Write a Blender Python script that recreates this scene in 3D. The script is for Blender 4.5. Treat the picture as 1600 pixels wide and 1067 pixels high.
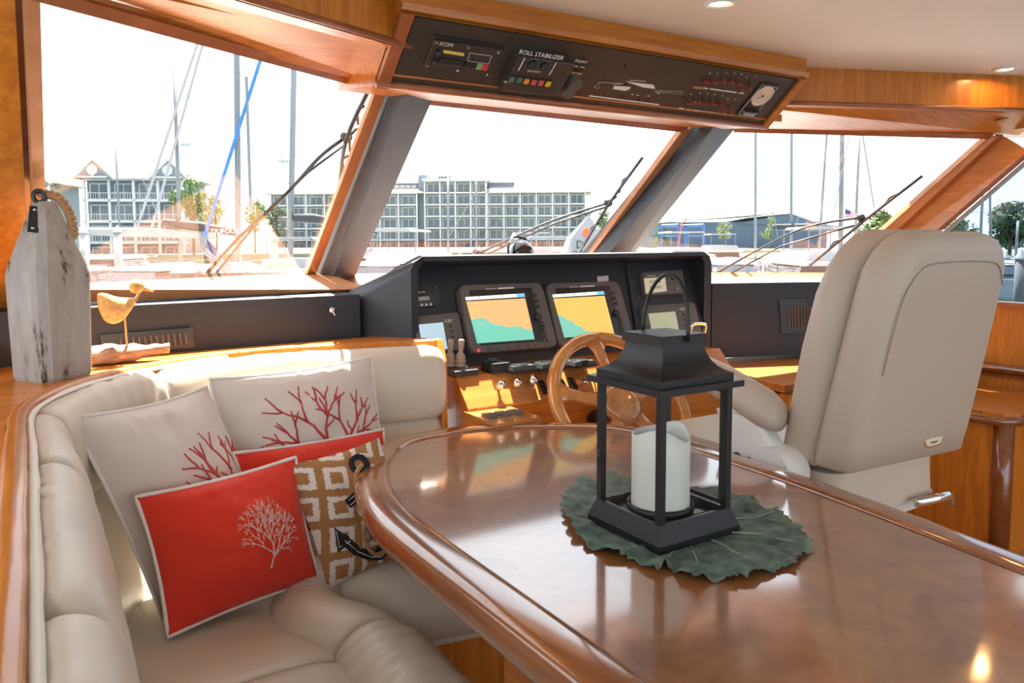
import bpy, bmesh, math, random
from mathutils import Vector as V, Matrix, noise
sc = bpy.context.scene
for o in list(bpy.data.objects): bpy.data.objects.remove(o)
COL = sc.collection
pi = math.pi
# ------------------------------------------------------------------ camera
F, PITCH, ROLL, YAW, CY = 1200., .08, -.004, .56, 472.
EYE = V((0, 0, 1.35))
_fw = V((math.sin(YAW)*math.cos(PITCH), math.cos(YAW)*math.cos(PITCH), -math.sin(PITCH)))
_rt = V((math.cos(YAW), -math.sin(YAW), 0)); _up = _rt.cross(_fw)
_r = _rt*math.cos(ROLL)+_up*math.sin(ROLL); _u = -_rt*math.sin(ROLL)+_up*math.cos(ROLL)
cd = bpy.data.cameras.new('camera'); cam = bpy.data.objects.new('camera', cd); COL.objects.link(cam)
cd.sensor_width = 36; cd.lens = F/1600*36; cd.shift_y = -(533.5-CY)/1600; cd.clip_start = .05; cd.clip_end = 2000
cam.matrix_world = Matrix(((_r.x, _u.x, -_fw.x, EYE.x), (_r.y, _u.y, -_fw.y, EYE.y), (_r.z, _u.z, -_fw.z, EYE.z), (0, 0, 0, 1)))
sc.camera = cam
# ------------------------------------------------------------------ light
w = bpy.data.worlds.new('sky'); sc.world = w; w.use_nodes = True
nt = w.node_tree; nt.nodes.clear()
_o = nt.nodes.new('ShaderNodeOutputWorld'); _b = nt.nodes.new('ShaderNodeBackground'); _s = nt.nodes.new('ShaderNodeTexSky')
_s.sky_type = 'HOSEK_WILKIE'; _s.turbidity = 4.0; _s.ground_albedo = .4
SUN = V((.22, .45, 1.0)).normalized()                    # high over the bow, slightly to starboard
_s.sun_direction = SUN
_m = nt.nodes.new('ShaderNodeMix'); _m.data_type = 'RGBA'; _m.inputs[0].default_value = .55; _m.inputs[7].default_value = (.92, .97, 1.0, 1)
_g = nt.nodes.new('ShaderNodeVectorMath'); _g.operation = 'SCALE'; _g.inputs['Scale'].default_value = 1.0
nt.links.new(_s.outputs[0], _g.inputs[0]); nt.links.new(_g.outputs[0], _m.inputs[6])
nt.links.new(_m.outputs[2], _b.inputs[0]); nt.links.new(_b.outputs[0], _o.inputs[0]); _b.inputs[1].default_value = 3.0
sd = bpy.data.lights.new('sun', 'SUN'); sd.energy = 30.0; sd.angle = .009; sd.color = (1, .95, .86)
so = bpy.data.objects.new('sun', sd); COL.objects.link(so); so.rotation_euler = (-SUN).to_track_quat('-Z', 'Y').to_euler()
sc.view_settings.view_transform = 'Standard'; sc.view_settings.look = 'None'
sc.view_settings.exposure = 0.62; sc.view_settings.gamma = 1.0; sc.view_settings.use_curve_mapping = False
# ------------------------------------------------------------------ pixel rays (1600x1067 frame) -> points on real planes
def ray(x, y): return _fw+_r*((x-800)/F)+_u*((CY-y)/F)
def pl(x, y, p, n):
    d = ray(x, y); return EYE+d*((V(p)-EYE).dot(V(n))/d.dot(V(n)))
def az(x, y, z): return pl(x, y, (0, 0, z), (0, 0, 1))
def ay(x, y, Y): return pl(x, y, (0, Y, 0), (0, 1, 0))
def ax(x, y, X): return pl(x, y, (X, 0, 0), (1, 0, 0))
def ad(x, y, d): return EYE+ray(x, y)*d
# ------------------------------------------------------------------ mesh helpers
def wl(o):
    v = V((0, 0, 0))
    while o is not None: v = v+o.location; o = o.parent
    return v
def tag(o, label=None, cat=None, group=None, kind=None):
    if label: o['label'] = label
    if cat: o['category'] = cat
    if group: o['group'] = group
    if kind: o['kind'] = kind
    return o
def thing(name, loc, label, cat, group=None):
    o = bpy.data.objects.new(name, None); COL.objects.link(o); o.location = loc; o.empty_display_size = .05
    return tag(o, label, cat, group)
def mob(name, vs, fs, m, par=None, smooth=False, uvs=None, at=None):
    """mesh object from world-space vertices; origin goes to `at` or the parent's origin"""
    off = V(at) if at is not None else V((0, 0, 0))
    base = wl(par) if par is not None else V((0, 0, 0))
    if par is None and at is None and vs:
        xs = [v[0] for v in vs]; ys = [v[1] for v in vs]; zs = [v[2] for v in vs]
        off = V(((min(xs)+max(xs))/2, (min(ys)+max(ys))/2, min(zs)))
    elif at is None: off = base
    me = bpy.data.meshes.new(name)
    me.from_pydata([tuple(V(v)-off) for v in vs], [], fs)
    if uvs:
        l = me.uv_layers.new(name='uv')
        for p in me.polygons:
            for li, vi in zip(p.loop_indices, p.vertices): l.data[li].uv = uvs[vi]
    if smooth:
        for p in me.polygons: p.use_smooth = True
    if m is not None: me.materials.append(m)
    o = bpy.data.objects.new(name, me); COL.objects.link(o)
    o.location = off-base; o.parent = par
    return o
class B:
    """collects primitive shapes (world space) that end up as ONE mesh"""
    def __init__(s): s.v = []; s.f = []
    def add(s, vs, fs):
        k = len(s.v); s.v += [tuple(v) for v in vs]; s.f += [tuple(i+k for i in f) for f in fs]; return s
    def box(s, c, sz, M=None, bev=0):
        x, y, z = sz[0]/2, sz[1]/2, sz[2]/2
        c = V(c); M = M or Matrix.Identity(3)
        if not bev:
            vs = [V((a*x, b*y, d*z)) for a in (-1, 1) for b in (-1, 1) for d in (-1, 1)]
            fs = [(0, 1, 3, 2), (4, 6, 7, 5), (0, 4, 5, 1), (2, 3, 7, 6), (0, 2, 6, 4), (1, 5, 7, 3)]
        else:
            bm = bmesh.new(); bmesh.ops.create_cube(bm, size=1)
            for v in bm.verts: v.co = V((v.co.x*2*x, v.co.y*2*y, v.co.z*2*z))
            bmesh.ops.bevel(bm, geom=bm.edges[:], offset=bev, segments=2, affect='EDGES', profile=.5)
            bm.verts.index_update(); vs = [v.co.copy() for v in bm.verts]; fs = [[v.index for v in f.verts] for f in bm.faces]; bm.free()
        return s.add([c+M@v for v in vs], fs)
    def cyl(s, p0, p1, r0, r1=None, n=12, cap=True):
        p0, p1 = V(p0), V(p1); r1 = r0 if r1 is None else r1
        return s.tube([p0, p1], [r0, r1], n, cap)
    def tube(s, pts, r, n=8, cap=True, closed=False, flat=1.0, upv=None):
        pts = [V(p) for p in pts]; k = len(pts); rs = r if isinstance(r, (list, tuple)) else [r]*k
        vs = []; pu = None
        for i, p in enumerate(pts):
            if closed: t = pts[(i+1) % k]-pts[i-1]
            else: t = pts[min(i+1, k-1)]-pts[max(i-1, 0)]
            t = t.normalized() if t.length > 1e-9 else V((0, 0, 1))
            if upv is not None: a = V(upv)
            elif pu is None: a = V((0, 0, 1)) if abs(t.z) < .9 else V((1, 0, 0))
            else: a = pu
            b = t.cross(a).normalized(); a = b.cross(t).normalized(); pu = a
            for j in range(n):
                q = 2*pi*(j+.5)/n; vs.append(p+b*(rs[i]*math.cos(q))+a*(rs[i]*flat*math.sin(q)))
        fs = []
        for i in range(k if closed else k-1):
            for j in range(n):
                i2 = (i+1) % k; fs.append((i*n+j, i*n+(j+1) % n, i2*n+(j+1) % n, i2*n+j))
        if cap and not closed: fs += [tuple(range(n-1, -1, -1)), tuple((k-1)*n+j for j in range(n))]
        return s.add(vs, fs)
    def lathe(s, prof, c, n=24, axis=(0, 0, 1), sq=None):
        c = V(c); M = V((0, 0, 1)).rotation_difference(V(axis).normalized()).to_matrix()
        vs = []
        for r, z in prof:
            for j in range(n):
                q = 2*pi*j/n; vs.append(c+M@V((r*math.cos(q), r*math.sin(q), z)))
        fs = [(i*n+j, i*n+(j+1) % n, (i+1)*n+(j+1) % n, (i+1)*n+j) for i in range(len(prof)-1) for j in range(n)]
        if prof[0][0] > 1e-6: fs.append(tuple(range(n-1, -1, -1)))
        if prof[-1][0] > 1e-6: fs.append(tuple((len(prof)-1)*n+j for j in range(n)))
        return s.add(vs, fs)
    def prism(s, poly, d):
        k = len(poly); d = V(d); poly = [V(p) for p in poly]
        return s.add(poly+[p+d for p in poly], [tuple(range(k-1, -1, -1)), tuple(range(k, 2*k))]+[(i, (i+1) % k, k+(i+1) % k, k+i) for i in range(k)])
    def loft(s, secs, cap=True, closed=True):
        n = len(secs[0]); vs = [p for q in secs for p in q]; fs = []
        for i in range(len(secs)-1):
            for j in range(n if closed else n-1): fs.append((i*n+j, i*n+(j+1) % n, (i+1)*n+(j+1) % n, (i+1)*n+j))
        if cap and closed: fs += [tuple(range(n-1, -1, -1)), tuple((len(secs)-1)*n+j for j in range(n))]
        return s.add(vs, fs)
    def grid(s, fn, nu, nv):
        vs = [fn(i/nu, j/nv) for i in range(nu+1) for j in range(nv+1)]
        return s.add(vs, [(i*(nv+1)+j, (i+1)*(nv+1)+j, (i+1)*(nv+1)+j+1, i*(nv+1)+j+1) for i in range(nu) for j in range(nv)])
    def ob(s, name, m, par=None, smooth=False, at=None, fix=True, ang=None):
        o = mob(name, s.v, s.f, m, par, smooth, at=at)
        if fix:
            bm = bmesh.new(); bm.from_mesh(o.data); bmesh.ops.recalc_face_normals(bm, faces=bm.faces[:])
            if ang is not None:
                for f in bm.faces: f.smooth = True
                for e in bm.edges:
                    if len(e.link_faces) == 2 and e.calc_face_angle(0) > math.radians(ang): e.smooth = False
            bm.to_mesh(o.data); bm.free()
        return o
def copy_tree(o, par=None, loc=None):
    c = o.copy(); COL.objects.link(c); c.parent = par
    if loc is not None: c.location = loc
    for ch in list(o.children): copy_tree(ch, c)
    return c
def basis(zaxis, xhint=(1, 0, 0)):
    z = V(zaxis).normalized(); x = V(xhint); x = (x-z*x.dot(z)).normalized(); y = z.cross(x)
    return Matrix((x, y, z)).transposed()
def bez(ps, n=8, closed=False):
    """Catmull-Rom through points"""
    ps = [V(p) for p in ps]; k = len(ps); out = []
    for i in range(k if closed else k-1):
        a, b, c, d = (ps[(i-1) % k], ps[i], ps[(i+1) % k], ps[(i+2) % k]) if closed else (ps[max(i-1, 0)], ps[i], ps[i+1], ps[min(i+2, k-1)])
        for j in range(n):
            t = j/n; out.append(.5*((2*b)+(c-a)*t+(2*a-5*b+4*c-d)*t*t+(3*b-a-3*c+d)*t**3))
    if not closed: out.append(ps[-1])
    return out
# ------------------------------------------------------------------ materials
def newmat(name):
    m = bpy.data.materials.new(name); m.use_nodes = True; n = m.node_tree
    return m, n, n.nodes['Principled BSDF']
def lk(n, a, b): n.links.new(a, b)
def mat(name, c, rough=.5, metal=0, spec=.5, bump=0, bscale=200, var=0, vscale=8, coat=0, emit=None, estr=0, sheen=0):
    m, n, p = newmat(name)
    p.inputs['Base Color'].default_value = (*c, 1); p.inputs['Roughness'].default_value = rough; p.inputs['Metallic'].default_value = metal
    p.inputs['Specular IOR Level'].default_value = spec; p.inputs['Coat Weight'].default_value = coat; p.inputs['Coat Roughness'].default_value = .05
    p.inputs['Sheen Weight'].default_value = sheen
    if emit: p.inputs['Emission Color'].default_value = (*emit, 1); p.inputs['Emission Strength'].default_value = estr
    if bump or var: tc = n.nodes.new('ShaderNodeTexCoord')
    if var:
        t = n.nodes.new('ShaderNodeTexNoise'); t.inputs['Scale'].default_value = vscale; t.inputs['Detail'].default_value = 5; lk(n, tc.outputs['Object'], t.inputs[0])
        mx = n.nodes.new('ShaderNodeMix'); mx.data_type = 'RGBA'; mx.inputs[6].default_value = (*[x*(1-var) for x in c], 1); mx.inputs[7].default_value = (*[min(1, x*(1+var)) for x in c], 1)
        lk(n, t.outputs[0], mx.inputs[0]); lk(n, mx.outputs[2], p.inputs['Base Color'])
    if bump:
        t = n.nodes.new('ShaderNodeTexNoise'); t.inputs['Scale'].default_value = bscale; t.inputs['Detail'].default_value = 3; lk(n, tc.outputs['Object'], t.inputs[0])
        bp = n.nodes.new('ShaderNodeBump'); bp.inputs['Strength'].default_value = bump; bp.inputs['Distance'].default_value = .002
        lk(n, t.outputs[0], bp.inputs['Height']); lk(n, bp.outputs[0], p.inputs['Normal'])
    return m
def wood(name, c1, c2, rough=.25, sc_=(1.5, 1.5, 22), coat=.15, rot=(0, 0, 0), burl=0):
    m, n, p = newmat(name); tc = n.nodes.new('ShaderNodeTexCoord'); mp = n.nodes.new('ShaderNodeMapping')
    mp.inputs['Scale'].default_value = sc_; mp.inputs['Rotation'].default_value = rot; lk(n, tc.outputs['Object'], mp.inputs[0])
    t = n.nodes.new('ShaderNodeTexNoise'); t.inputs['Scale'].default_value = 3; t.inputs['Detail'].default_value = 8; t.inputs['Roughness'].default_value = .6; t.inputs['Distortion'].default_value = 1.2 if burl else .4
    lk(n, mp.outputs[0], t.inputs[0]); r = n.nodes.new('ShaderNodeValToRGB'); lk(n, t.outputs[0], r.inputs[0])
    r.color_ramp.elements[0].position = .33; r.color_ramp.elements[0].color = (*c1, 1); r.color_ramp.elements[1].position = .68; r.color_ramp.elements[1].color = (*c2, 1)
    lk(n, r.outputs[0], p.inputs['Base Color']); p.inputs['Roughness'].default_value = rough; p.inputs['Coat Weight'].default_value = coat; p.inputs['Coat Roughness'].default_value = .08
    return m
WOOD = wood('cherry_wood', (.43, .125, .014), (.66, .235, .028), .32, (14, 14, 1.2))
WOODH = wood('cherry_wood_horizontal', (.43, .125, .014), (.64, .225, .027), .32, (1.2, 14, 14))
WOODY = wood('cherry_wood_lengthwise', (.40, .115, .013), (.58, .20, .025), .3, (14, 1.2, 14))
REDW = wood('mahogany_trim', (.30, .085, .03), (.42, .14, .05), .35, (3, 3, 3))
PALEW = wood('pale_trim_wood', (.52, .22, .09), (.62, .29, .13), .35, (3, 3, 6))  # paler wood tone for jamb strips and the port sill
DARKW = wood('mahogany_rail', (.17, .045, .012), (.26, .08, .02), .2, (3, 3, 3), .8)
def coatior(m, v): m.node_tree.nodes['Principled BSDF'].inputs['Coat IOR'].default_value = v; return m
BURL = wood('burl_veneer', (.20, .068, .018), (.36, .14, .042), .14, (2.2, 2.2, 2.2), 1.0, burl=1)
RIMW = wood('table_rim_wood', (.22, .07, .02), (.33, .115, .035), .16, (4, 1.5, 4), 1.0)
coatior(BURL, 2.3); coatior(RIMW, 1.6)
BURL.node_tree.nodes['Principled BSDF'].inputs['Coat Roughness'].default_value = .085; BURL.node_tree.nodes['Principled BSDF'].inputs['Roughness'].default_value = .32; RIMW.node_tree.nodes['Principled BSDF'].inputs['Coat Roughness'].default_value = .12
VINYL = mat('black_vinyl', (.017, .020, .027), .5, bump=.5, bscale=420)
VINYLB = mat('mullion_vinyl', (.026, .03, .036), .55, bump=.5, bscale=420)
BLACK = mat('black_plastic', (.018, .018, .02), .38)
DGREY = mat('dark_grey_plastic', (.115, .105, .10), .5, bump=.15, bscale=600)
PANEL = mat('overhead_panel_plastic', (.045, .038, .034), .36, bump=.2, bscale=700)
LMETAL = mat('lantern_black_metal', (.014, .014, .015), .42, metal=.3, bump=.25, bscale=300)
CHROME = mat('chrome', (.8, .8, .82), .08, metal=1)
BRASS = mat('brass', (.75, .5, .15), .25, metal=1)
WHITE = mat('white_plastic', (.75, .75, .73), .4)
PRINT = mat('white_print', (.8, .8, .78), .6)
CEIL = mat('headliner', (.80, .73, .64), .75, bump=.1, bscale=90)
LEATHER = mat('cream_leather', (.56, .49, .40), .42, bump=.2, bscale=160, var=.04, vscale=3)
SEATL = mat('helm_seat_leather', (.46, .38, .31), .5, bump=.25, bscale=260)
SEATW = mat('helm_seat_white_shell', (.68, .66, .63), .4)
GLASSM, _n, _p = newmat('window_glass')
_n.nodes.remove(_p); _t = _n.nodes.new('ShaderNodeBsdfTransparent'); _gl = _n.nodes.new('ShaderNodeBsdfGlossy'); _gl.inputs['Roughness'].default_value = .02
_lw = _n.nodes.new('ShaderNodeLayerWeight'); _lw.inputs[0].default_value = .5
_pw = _n.nodes.new('ShaderNodeMath'); _pw.operation = 'POWER'; _pw.inputs[1].default_value = 5
_ma = _n.nodes.new('ShaderNodeMath'); _ma.operation = 'MULTIPLY_ADD'; _ma.inputs[1].default_value = .9; _ma.inputs[2].default_value = .025
lk(_n, _lw.outputs['Facing'], _pw.inputs[0]); lk(_n, _pw.outputs[0], _ma.inputs[0])
_mx = _n.nodes.new('ShaderNodeMixShader')
lk(_n, _ma.outputs[0], _mx.inputs[0]); lk(_n, _t.outputs[0], _mx.inputs[1]); lk(_n, _gl.outputs[0], _mx.inputs[2]); lk(_n, _mx.outputs[0], _n.nodes['Material Output'].inputs[0])
def tinted(name, c):
    m = GLASSM.copy(); m.name = name
    for q in m.node_tree.nodes:
        if q.type == 'BSDF_TRANSPARENT': q.inputs[0].default_value = (*c, 1)
    return m
GLASST = tinted('tinted_side_glass', (.58, .64, .70)); LGLASS = tinted('lantern_glass', (.97, .98, .98)); SCRG = tinted('screen_glass', (1, 1, 1))
# ================================================================== STRUCTURE
def struct(o): o['kind'] = 'structure'; return o
LBf, M1f, LTf = V((.037, 2.788, 1.193)), V((1.052, 3.458, 1.193)), V((.038, 1.975, 1.875))
nL = (M1f-LBf).cross(LTf-LBf).normalized()
RBf, M2f, RTf = V((3.917, 2.788, 1.193)), V((2.903, 3.458, 1.193)), V((3.916, 1.975, 1.875))
nR = (RTf-RBf).cross(M2f-RBf).normalized()
pC = V((2, 3.542, 1.193)); nC = V((1, 0, 0)).cross(V((0, 2.683-3.542, 1.875-1.193))).normalized()
for q in (nL, nC, nR):
    if q.y > 0: q.negate()
PL = lambda x, y, o=0: pl(x, y, LBf+nL*o, nL)
PC = lambda x, y, o=0: pl(x, y, pC+nC*o, nC)
PR = lambda x, y, o=0: pl(x, y, RBf+nR*o, nR)
gL = [PL(71, 451), PL(475, 429), PL(583, 139), PL(57.4, -2.8)]
gC = [PC(556, 427), PC(897, 424), PC(1060, 199.4), PC(675.6, 156.5)]
gR = [PR(967, 425.5), PR(1297, 426), PR(1537, 211.5), PR(1151, 201)]
def slab(name, pts, n, th, m, par=None):
    b = B().prism([V(p) for p in pts], V(n)*th); return b.ob(name, m, par)
def strip(b, a, c, out, n, w, d):
    """moulding along edge a-c: from the glass edge outwards by w, proud into the cabin by d"""
    a, c = V(a), V(c); b.prism([a, a+out*w, a+out*w+n*d, a+n*d], c-a); return b
def frame(name, g, n, ws, mats, d=.03):
    ctr = sum(g, V((0, 0, 0)))/4; t = thing(name, g[0], None, None); del_keys = [k for k in t.keys()]
    t['kind'] = 'structure'
    o = B().prism([p-n*.004 for p in g], n*.004).ob('glass_pane', GLASSM, t)
    for k, nm in enumerate(('sill_strip', 'jamb_strip', 'head_strip', 'jamb_strip')):
        if ws[k] <= 0: continue
        a, c = g[k], g[(k+1) % 4]; e = (c-a).normalized(); out = e.cross(n).normalized()
        if out.dot(a-ctr) < 0: out = -out
        strip(B(), a-e*.02, c+e*.02, out, n, ws[k], d).ob(nm, mats[k], t)
    return t
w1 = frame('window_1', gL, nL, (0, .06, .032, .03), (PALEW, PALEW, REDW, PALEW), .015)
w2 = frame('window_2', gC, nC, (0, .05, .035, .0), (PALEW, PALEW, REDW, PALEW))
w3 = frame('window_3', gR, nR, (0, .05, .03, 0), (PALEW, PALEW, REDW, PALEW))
for wv, s in ((w1, 'port windshield pane in cherry wood frame'), (w2, 'centre windshield pane in cherry wood frame'), (w3, 'starboard windshield pane in cherry wood frame')): tag(wv, s, 'window')
# sills below the three panes
def quadslab(name, q, m, th=.015, kind=True):
    q = [V(p) for p in q]; n = (q[1]-q[0]).cross(q[3]-q[0]).normalized()
    if n.dot(EYE-q[0]) < 0: n.negate()
    o = B().prism(q, -n*th).ob(name, m)
    if kind: struct(o)
    return o
lowL = [az(40, 471, 1.158), az(560, 450, 1.158)]
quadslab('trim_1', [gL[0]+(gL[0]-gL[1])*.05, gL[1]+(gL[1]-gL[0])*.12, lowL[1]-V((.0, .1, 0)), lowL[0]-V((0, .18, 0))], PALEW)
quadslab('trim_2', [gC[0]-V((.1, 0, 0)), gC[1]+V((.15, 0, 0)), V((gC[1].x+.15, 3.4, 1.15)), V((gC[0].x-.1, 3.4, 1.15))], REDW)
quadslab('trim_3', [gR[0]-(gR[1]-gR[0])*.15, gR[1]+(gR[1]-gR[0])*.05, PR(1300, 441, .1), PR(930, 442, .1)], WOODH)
# black raked mullions: two visible faces meeting in a ridge
def mullion(name, PA, PB, top, bot):
    A, R, Cc = PA(*top[0], .03), PC(*top[1], .14), PB(*top[2], .03); a, r, c = PA(*bot[0], .03), PC(*bot[1], .14), PB(*bot[2], .03)
    back = -V((0, -.10, 0))
    b = B().loft([[A, R, Cc, Cc+back, A+back], [a, r, c, c+back, a+back]])
    o = struct(b.ob(name, VINYLB))
    for t in (.28, .86):
        p = A.lerp(a, t).lerp(R.lerp(r, t), .25); nn = (R-A).cross(a-A).normalized()
        if nn.dot(EYE-p) < 0: nn.negate()
        B().lathe([(.006, 0), (.006, .003), (.003, .006), (0, .0065)], p, 12, nn).ob('screw', BLACK, o, True)
    return o
mullion('trim_4', PL, PC, [(613, 137), (642, 133), (684, 136)], [(486, 465), (507, 465), (540, 465)])
mullion('trim_5', PC, PR, [(1095, 190), (1123, 190), (1156, 191)], [(880, 452), (905, 452), (945, 452)])
# port corner post board, groove and wall
a, b_ = gL[0], gL[3]; e = (b_-a).normalized()
def postquad(name, x0, x1, m, dy):
    return struct(B().prism([a-e*.25+V((x0, -dy, 0)), a-e*.25+V((x1, -dy, 0)), b_+e*.25+V((x1, -dy, 0)), b_+e*.25+V((x0, -dy, 0))], V((0, .05, .0))).ob(name, m))
postquad('trim_6', -.5, -.040, WOOD, .03); postquad('trim_7', -.06, -.012, DARKW, -.006)
# header joinery: board, lip and fascia above each pane
def header(name, p0, p1, q0, q1, r0, r1, ztop, ext=(.0, .0)):
    """p: glass head, q: board top, r: lip aft edge"""
    t = thing(name, p0, None, None); t['kind'] = 'structure'
    d = (q1-q0).normalized(); p0 = p0-d*ext[0]; q0 = q0-d*ext[0]; r0 = r0-d*ext[0]; p1 = p1+d*ext[1]; q1 = q1+d*ext[1]; r1 = r1+d*ext[1]
    n = (p1-p0).cross(q0-p0).normalized()
    if n.dot(EYE-p0) < 0: n.negate()
    B().prism([p0, p1, q1, q0], -n*.02).ob('header_board', WOODH, t)
    B().prism([q0, q1, r1, r0], V((0, 0, .015))).ob('lip', WOODH, t)
    up = V((0, 0, ztop-q0.z))
    B().prism([r0, r1, r1+up, r0+up], (q0-r0).normalized()*.02).ob('fascia_board', WOOD, t)
    h = (r0-q0).normalized()
    B().tube([r0+V((0, 0, .008)), r1+V((0, 0, .008))], .010, 8).ob('moulding', REDW, t, True)
    return t
HZ = 2.09
hp0, hp1 = gL[3]+nL*.03, gL[2]+nL*.03
upL = (gL[3]-gL[0]).normalized(); hp0 = hp0+upL*.034; hp1 = hp1+upL*.034
tag(header('trim_8', hp0, hp1, az(316, 0, 1.93), az(612, 80, 1.93), az(384, 0, 1.93), az(618, 70, 1.93), HZ, (.6, .12)), 'cherry wood header joinery above the port windshield pane', 'header')
upR = (gR[2]-gR[1]).normalized(); hr0, hr1 = gR[3]+nR*.03+upR*.03, gR[2]+nR*.03+upR*.03
tag(header('trim_9', hr0, hr1, az(1212, 167, 1.93), az(1594, 178, 1.93), az(1212, 163, 1.93), az(1594, 174, 1.93), HZ, (.15, .15)), 'cherry wood header joinery above the starboard windshield pane', 'header')
upC = (gC[2]-gC[1]).normalized()
struct(B().prism([gC[3]+upC*.035+nC*.03, gC[2]+upC*.035+nC*.03, V((2.8, 2.25, 1.86)), V((.95, 2.25, 1.86))], V((0, 0, .03))).ob('trim_10', WOODH))
# starboard corner post: pink strip, groove, board, edge
oR = (gR[1]-gR[0]).normalized()
def pq(name, l0, l1, m, th=.02):
    return quadslab(name, [l0[0], l1[0], l1[1], l0[1]], m, th)
g0 = (gR[2]+nR*.005, gR[1]+nR*.005)
s1 = (PR(1560, 213, .05), PR(1325, 430, .05)); s2 = (PR(1569, 214, .05), PR(1333, 430, .05))
bd = (ax(1606, 236, 3.97), ax(1405, 410, 3.97)); be = (ax(1609, 243, 4.0), ax(1414, 410, 4.0))
pq('trim_11', g0, s1, PALEW); pq('trim_12', s1, s2, REDW); pq('trim_13', s2, bd, WOODY); pq('trim_14', bd, be, REDW)
# corner block under the header
blk = [az(1533, 207, 1.872), az(1560, 188, 1.9), az(1600, 180, 1.93), az(1640, 200, 1.93), az(1640, 212, 1.87), az(1550, 214, 1.868)]
struct(B().prism(blk, V((.02, .06, 0))).ob('trim_15', WOODH))
# starboard wall, side window
WX = 4.02
zw = 1.045
t = thing('window_4', (WX, 1.0, zw), 'tinted starboard side window beside the helm seat', 'window'); t['kind'] = 'structure'
gp = [V((WX, 2.62, zw)), V((WX, -2.4, zw)), V((WX, -2.4, 1.87)), ax(1620, 236, WX), ax(1480, 356, WX)]
B().prism(gp, V((.006, 0, 0))).ob('glass_pane', GLASST, t)
B().box((WX-.01, .1, zw-.012), (.05, 5.0, .02)).ob('sill_strip', REDW, t)
B().tube([ax(1612, 246, WX-.01), ax(1420, 412, WX-.01)], .012, 6).ob('jamb_strip', mat('grey_gasket', (.35, .33, .34), .5), t)
struct(B().box((WX+.03, .1, zw/2-.02), (.05, 5.0, zw)).ob('wall_right', WOOD))
t = thing('trim_16', (WX, .8, .70), 'dark mahogany grab rail along the starboard wall', 'rail'); t['kind'] = 'structure'
B().tube([(WX-.03, 2.5, .715), (WX-.03, -2.2, .715)], .026, 10).ob('rail', DARKW, t, True)
B().box((WX-.01, .15, .69), (.03, 4.7, .03)).ob('cleat', DARKW, t)
# floor, ceiling, aft-port wall
floor = struct(B().box((1.8, .6, -.02), (4.6, 5.8, .04)).ob('floor', wood('teak_floor', (.42, .2, .07), (.55, .3, .12), .3, (12, 1, 12))))
ceil_poly = [V((-.9, -2.3, HZ)), V((4.15, -2.3, HZ)), V((4.15, 1.75, HZ)), V((2.9, 2.32, HZ)), V((1.0, 2.32, HZ)), V((-.9, 1.6, HZ))]
ceiling = struct(B().prism(ceil_poly, V((0, 0, .05))).ob('ceiling', CEIL))
wallL = struct(B().box((-.55, .1, .5), (.06, 5.2, 1.0)).ob('wall_left', WOODY))
struct(B().box((WX+.02, -.22, 1.98), (.05, 4.2, .22)).ob('trim_19', WOODY)); struct(B().box((-.55, -.4, 1.98), (.06, 4.0, .22)).ob('trim_20', WOODY))
# roof shell; unseen brow overhang shaped to limit the sun patches inside
RZ = 2.145
roof = [V((-1.1, -2.4, RZ)), V((5.06, -2.4, RZ)), V((5.06, 1.96, RZ)), V((3.7, 2.87, RZ)), V((.34, 2.87, RZ)), V((-1.1, 1.96, RZ))]
struct(B().prism(roof, V((0, 0, .06))).ob('roof', WHITE))
struct(B().prism([V((-1.0, 3.0, .82)), V((.8, 3.75, .82)), V((3.2, 3.75, .82)), V((5.0, 3.0, .82)), V((4.6, 5.6, .82)), V((3.4, 7.6, .82)), V((2.0, 8.8, .82)), V((.6, 7.6, .82)), V((-.6, 5.6, .82))], V((0, 0, -.08))).ob('bounce_foredeck', WHITE))  # unseen deck added to bounce sunlight up to ceiling and headers
# ------------------------------------------------------------------ dashboard under the windshield
dL = [az(20, 487, 1.15), az(135, 481, 1.15), az(350, 470, 1.15), az(565, 460, 1.15)]
dR = [az(1085, 444, 1.137), az(1113, 443, 1.137), az(1245, 441, 1.137), az(1400, 440, 1.137)]
dashP = thing('dashboard', (.5, 2.9, .8), 'black vinyl dashboard below the port windshield pane', 'dashboard'); dashS = thing('dashboard', (3.3, 2.8, .72), 'black vinyl dashboard below the starboard windshield pane', 'dashboard')
def dashpart(nm, edge, zb, dash):
    back = [V((p.x, max(p.y+.12, min(3.38, p.y+.6)), p.z+.004)) for p in edge]; secs = []
    for p, q in zip(edge, back): secs.append([p, q, V((q.x, q.y, zb)), V((p.x, p.y, zb))])
    return B().loft(secs).ob(nm, VINYL, dash)
dashpart('body', [V((-.62, dL[0].y-.05, 1.15))]+dL[:3]+[V((1.045, dL[3].y, 1.15))], .80, dashP)
dashpart('body', [V((2.90, dR[0].y+.02, 1.137))]+dR[1:], .77, dashS)
struct(B().box((1.97, 3.27, 1.13), (1.9, .28, .04)).ob('trim_18', VINYL))
def vent(px, plane_y, nsl, name, dash):
    """louvred vent on the dash face: px = 4 pixel corners TL,TR,BR,BL"""
    q = [plane_y(*p) for p in px]; n = (q[1]-q[0]).cross(q[3]-q[0]).normalized()
    if n.dot(EYE-q[0]) < 0: n.negate()
    v = B().prism(q, n*.004).ob(name, BLACK, dash)
    B().tube(q, .005, 4, closed=True).ob('vent_frame', BLACK, v)
    for i in range(nsl):
        t0 = .18+.7*i/(nsl-1)
        a_, c_ = q[0].lerp(q[1], t0), q[3].lerp(q[2], t0)
        a_, c_ = a_.lerp(c_, .2), a_.lerp(c_, .86)
        B().prism([a_+n*.004, c_+n*.004, c_+n*.016+V((.004, 0, 0)), a_+n*.016+V((.004, 0, 0))], (q[1]-q[0]).normalized()*.003).ob('louvre', DGREY, v)
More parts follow.
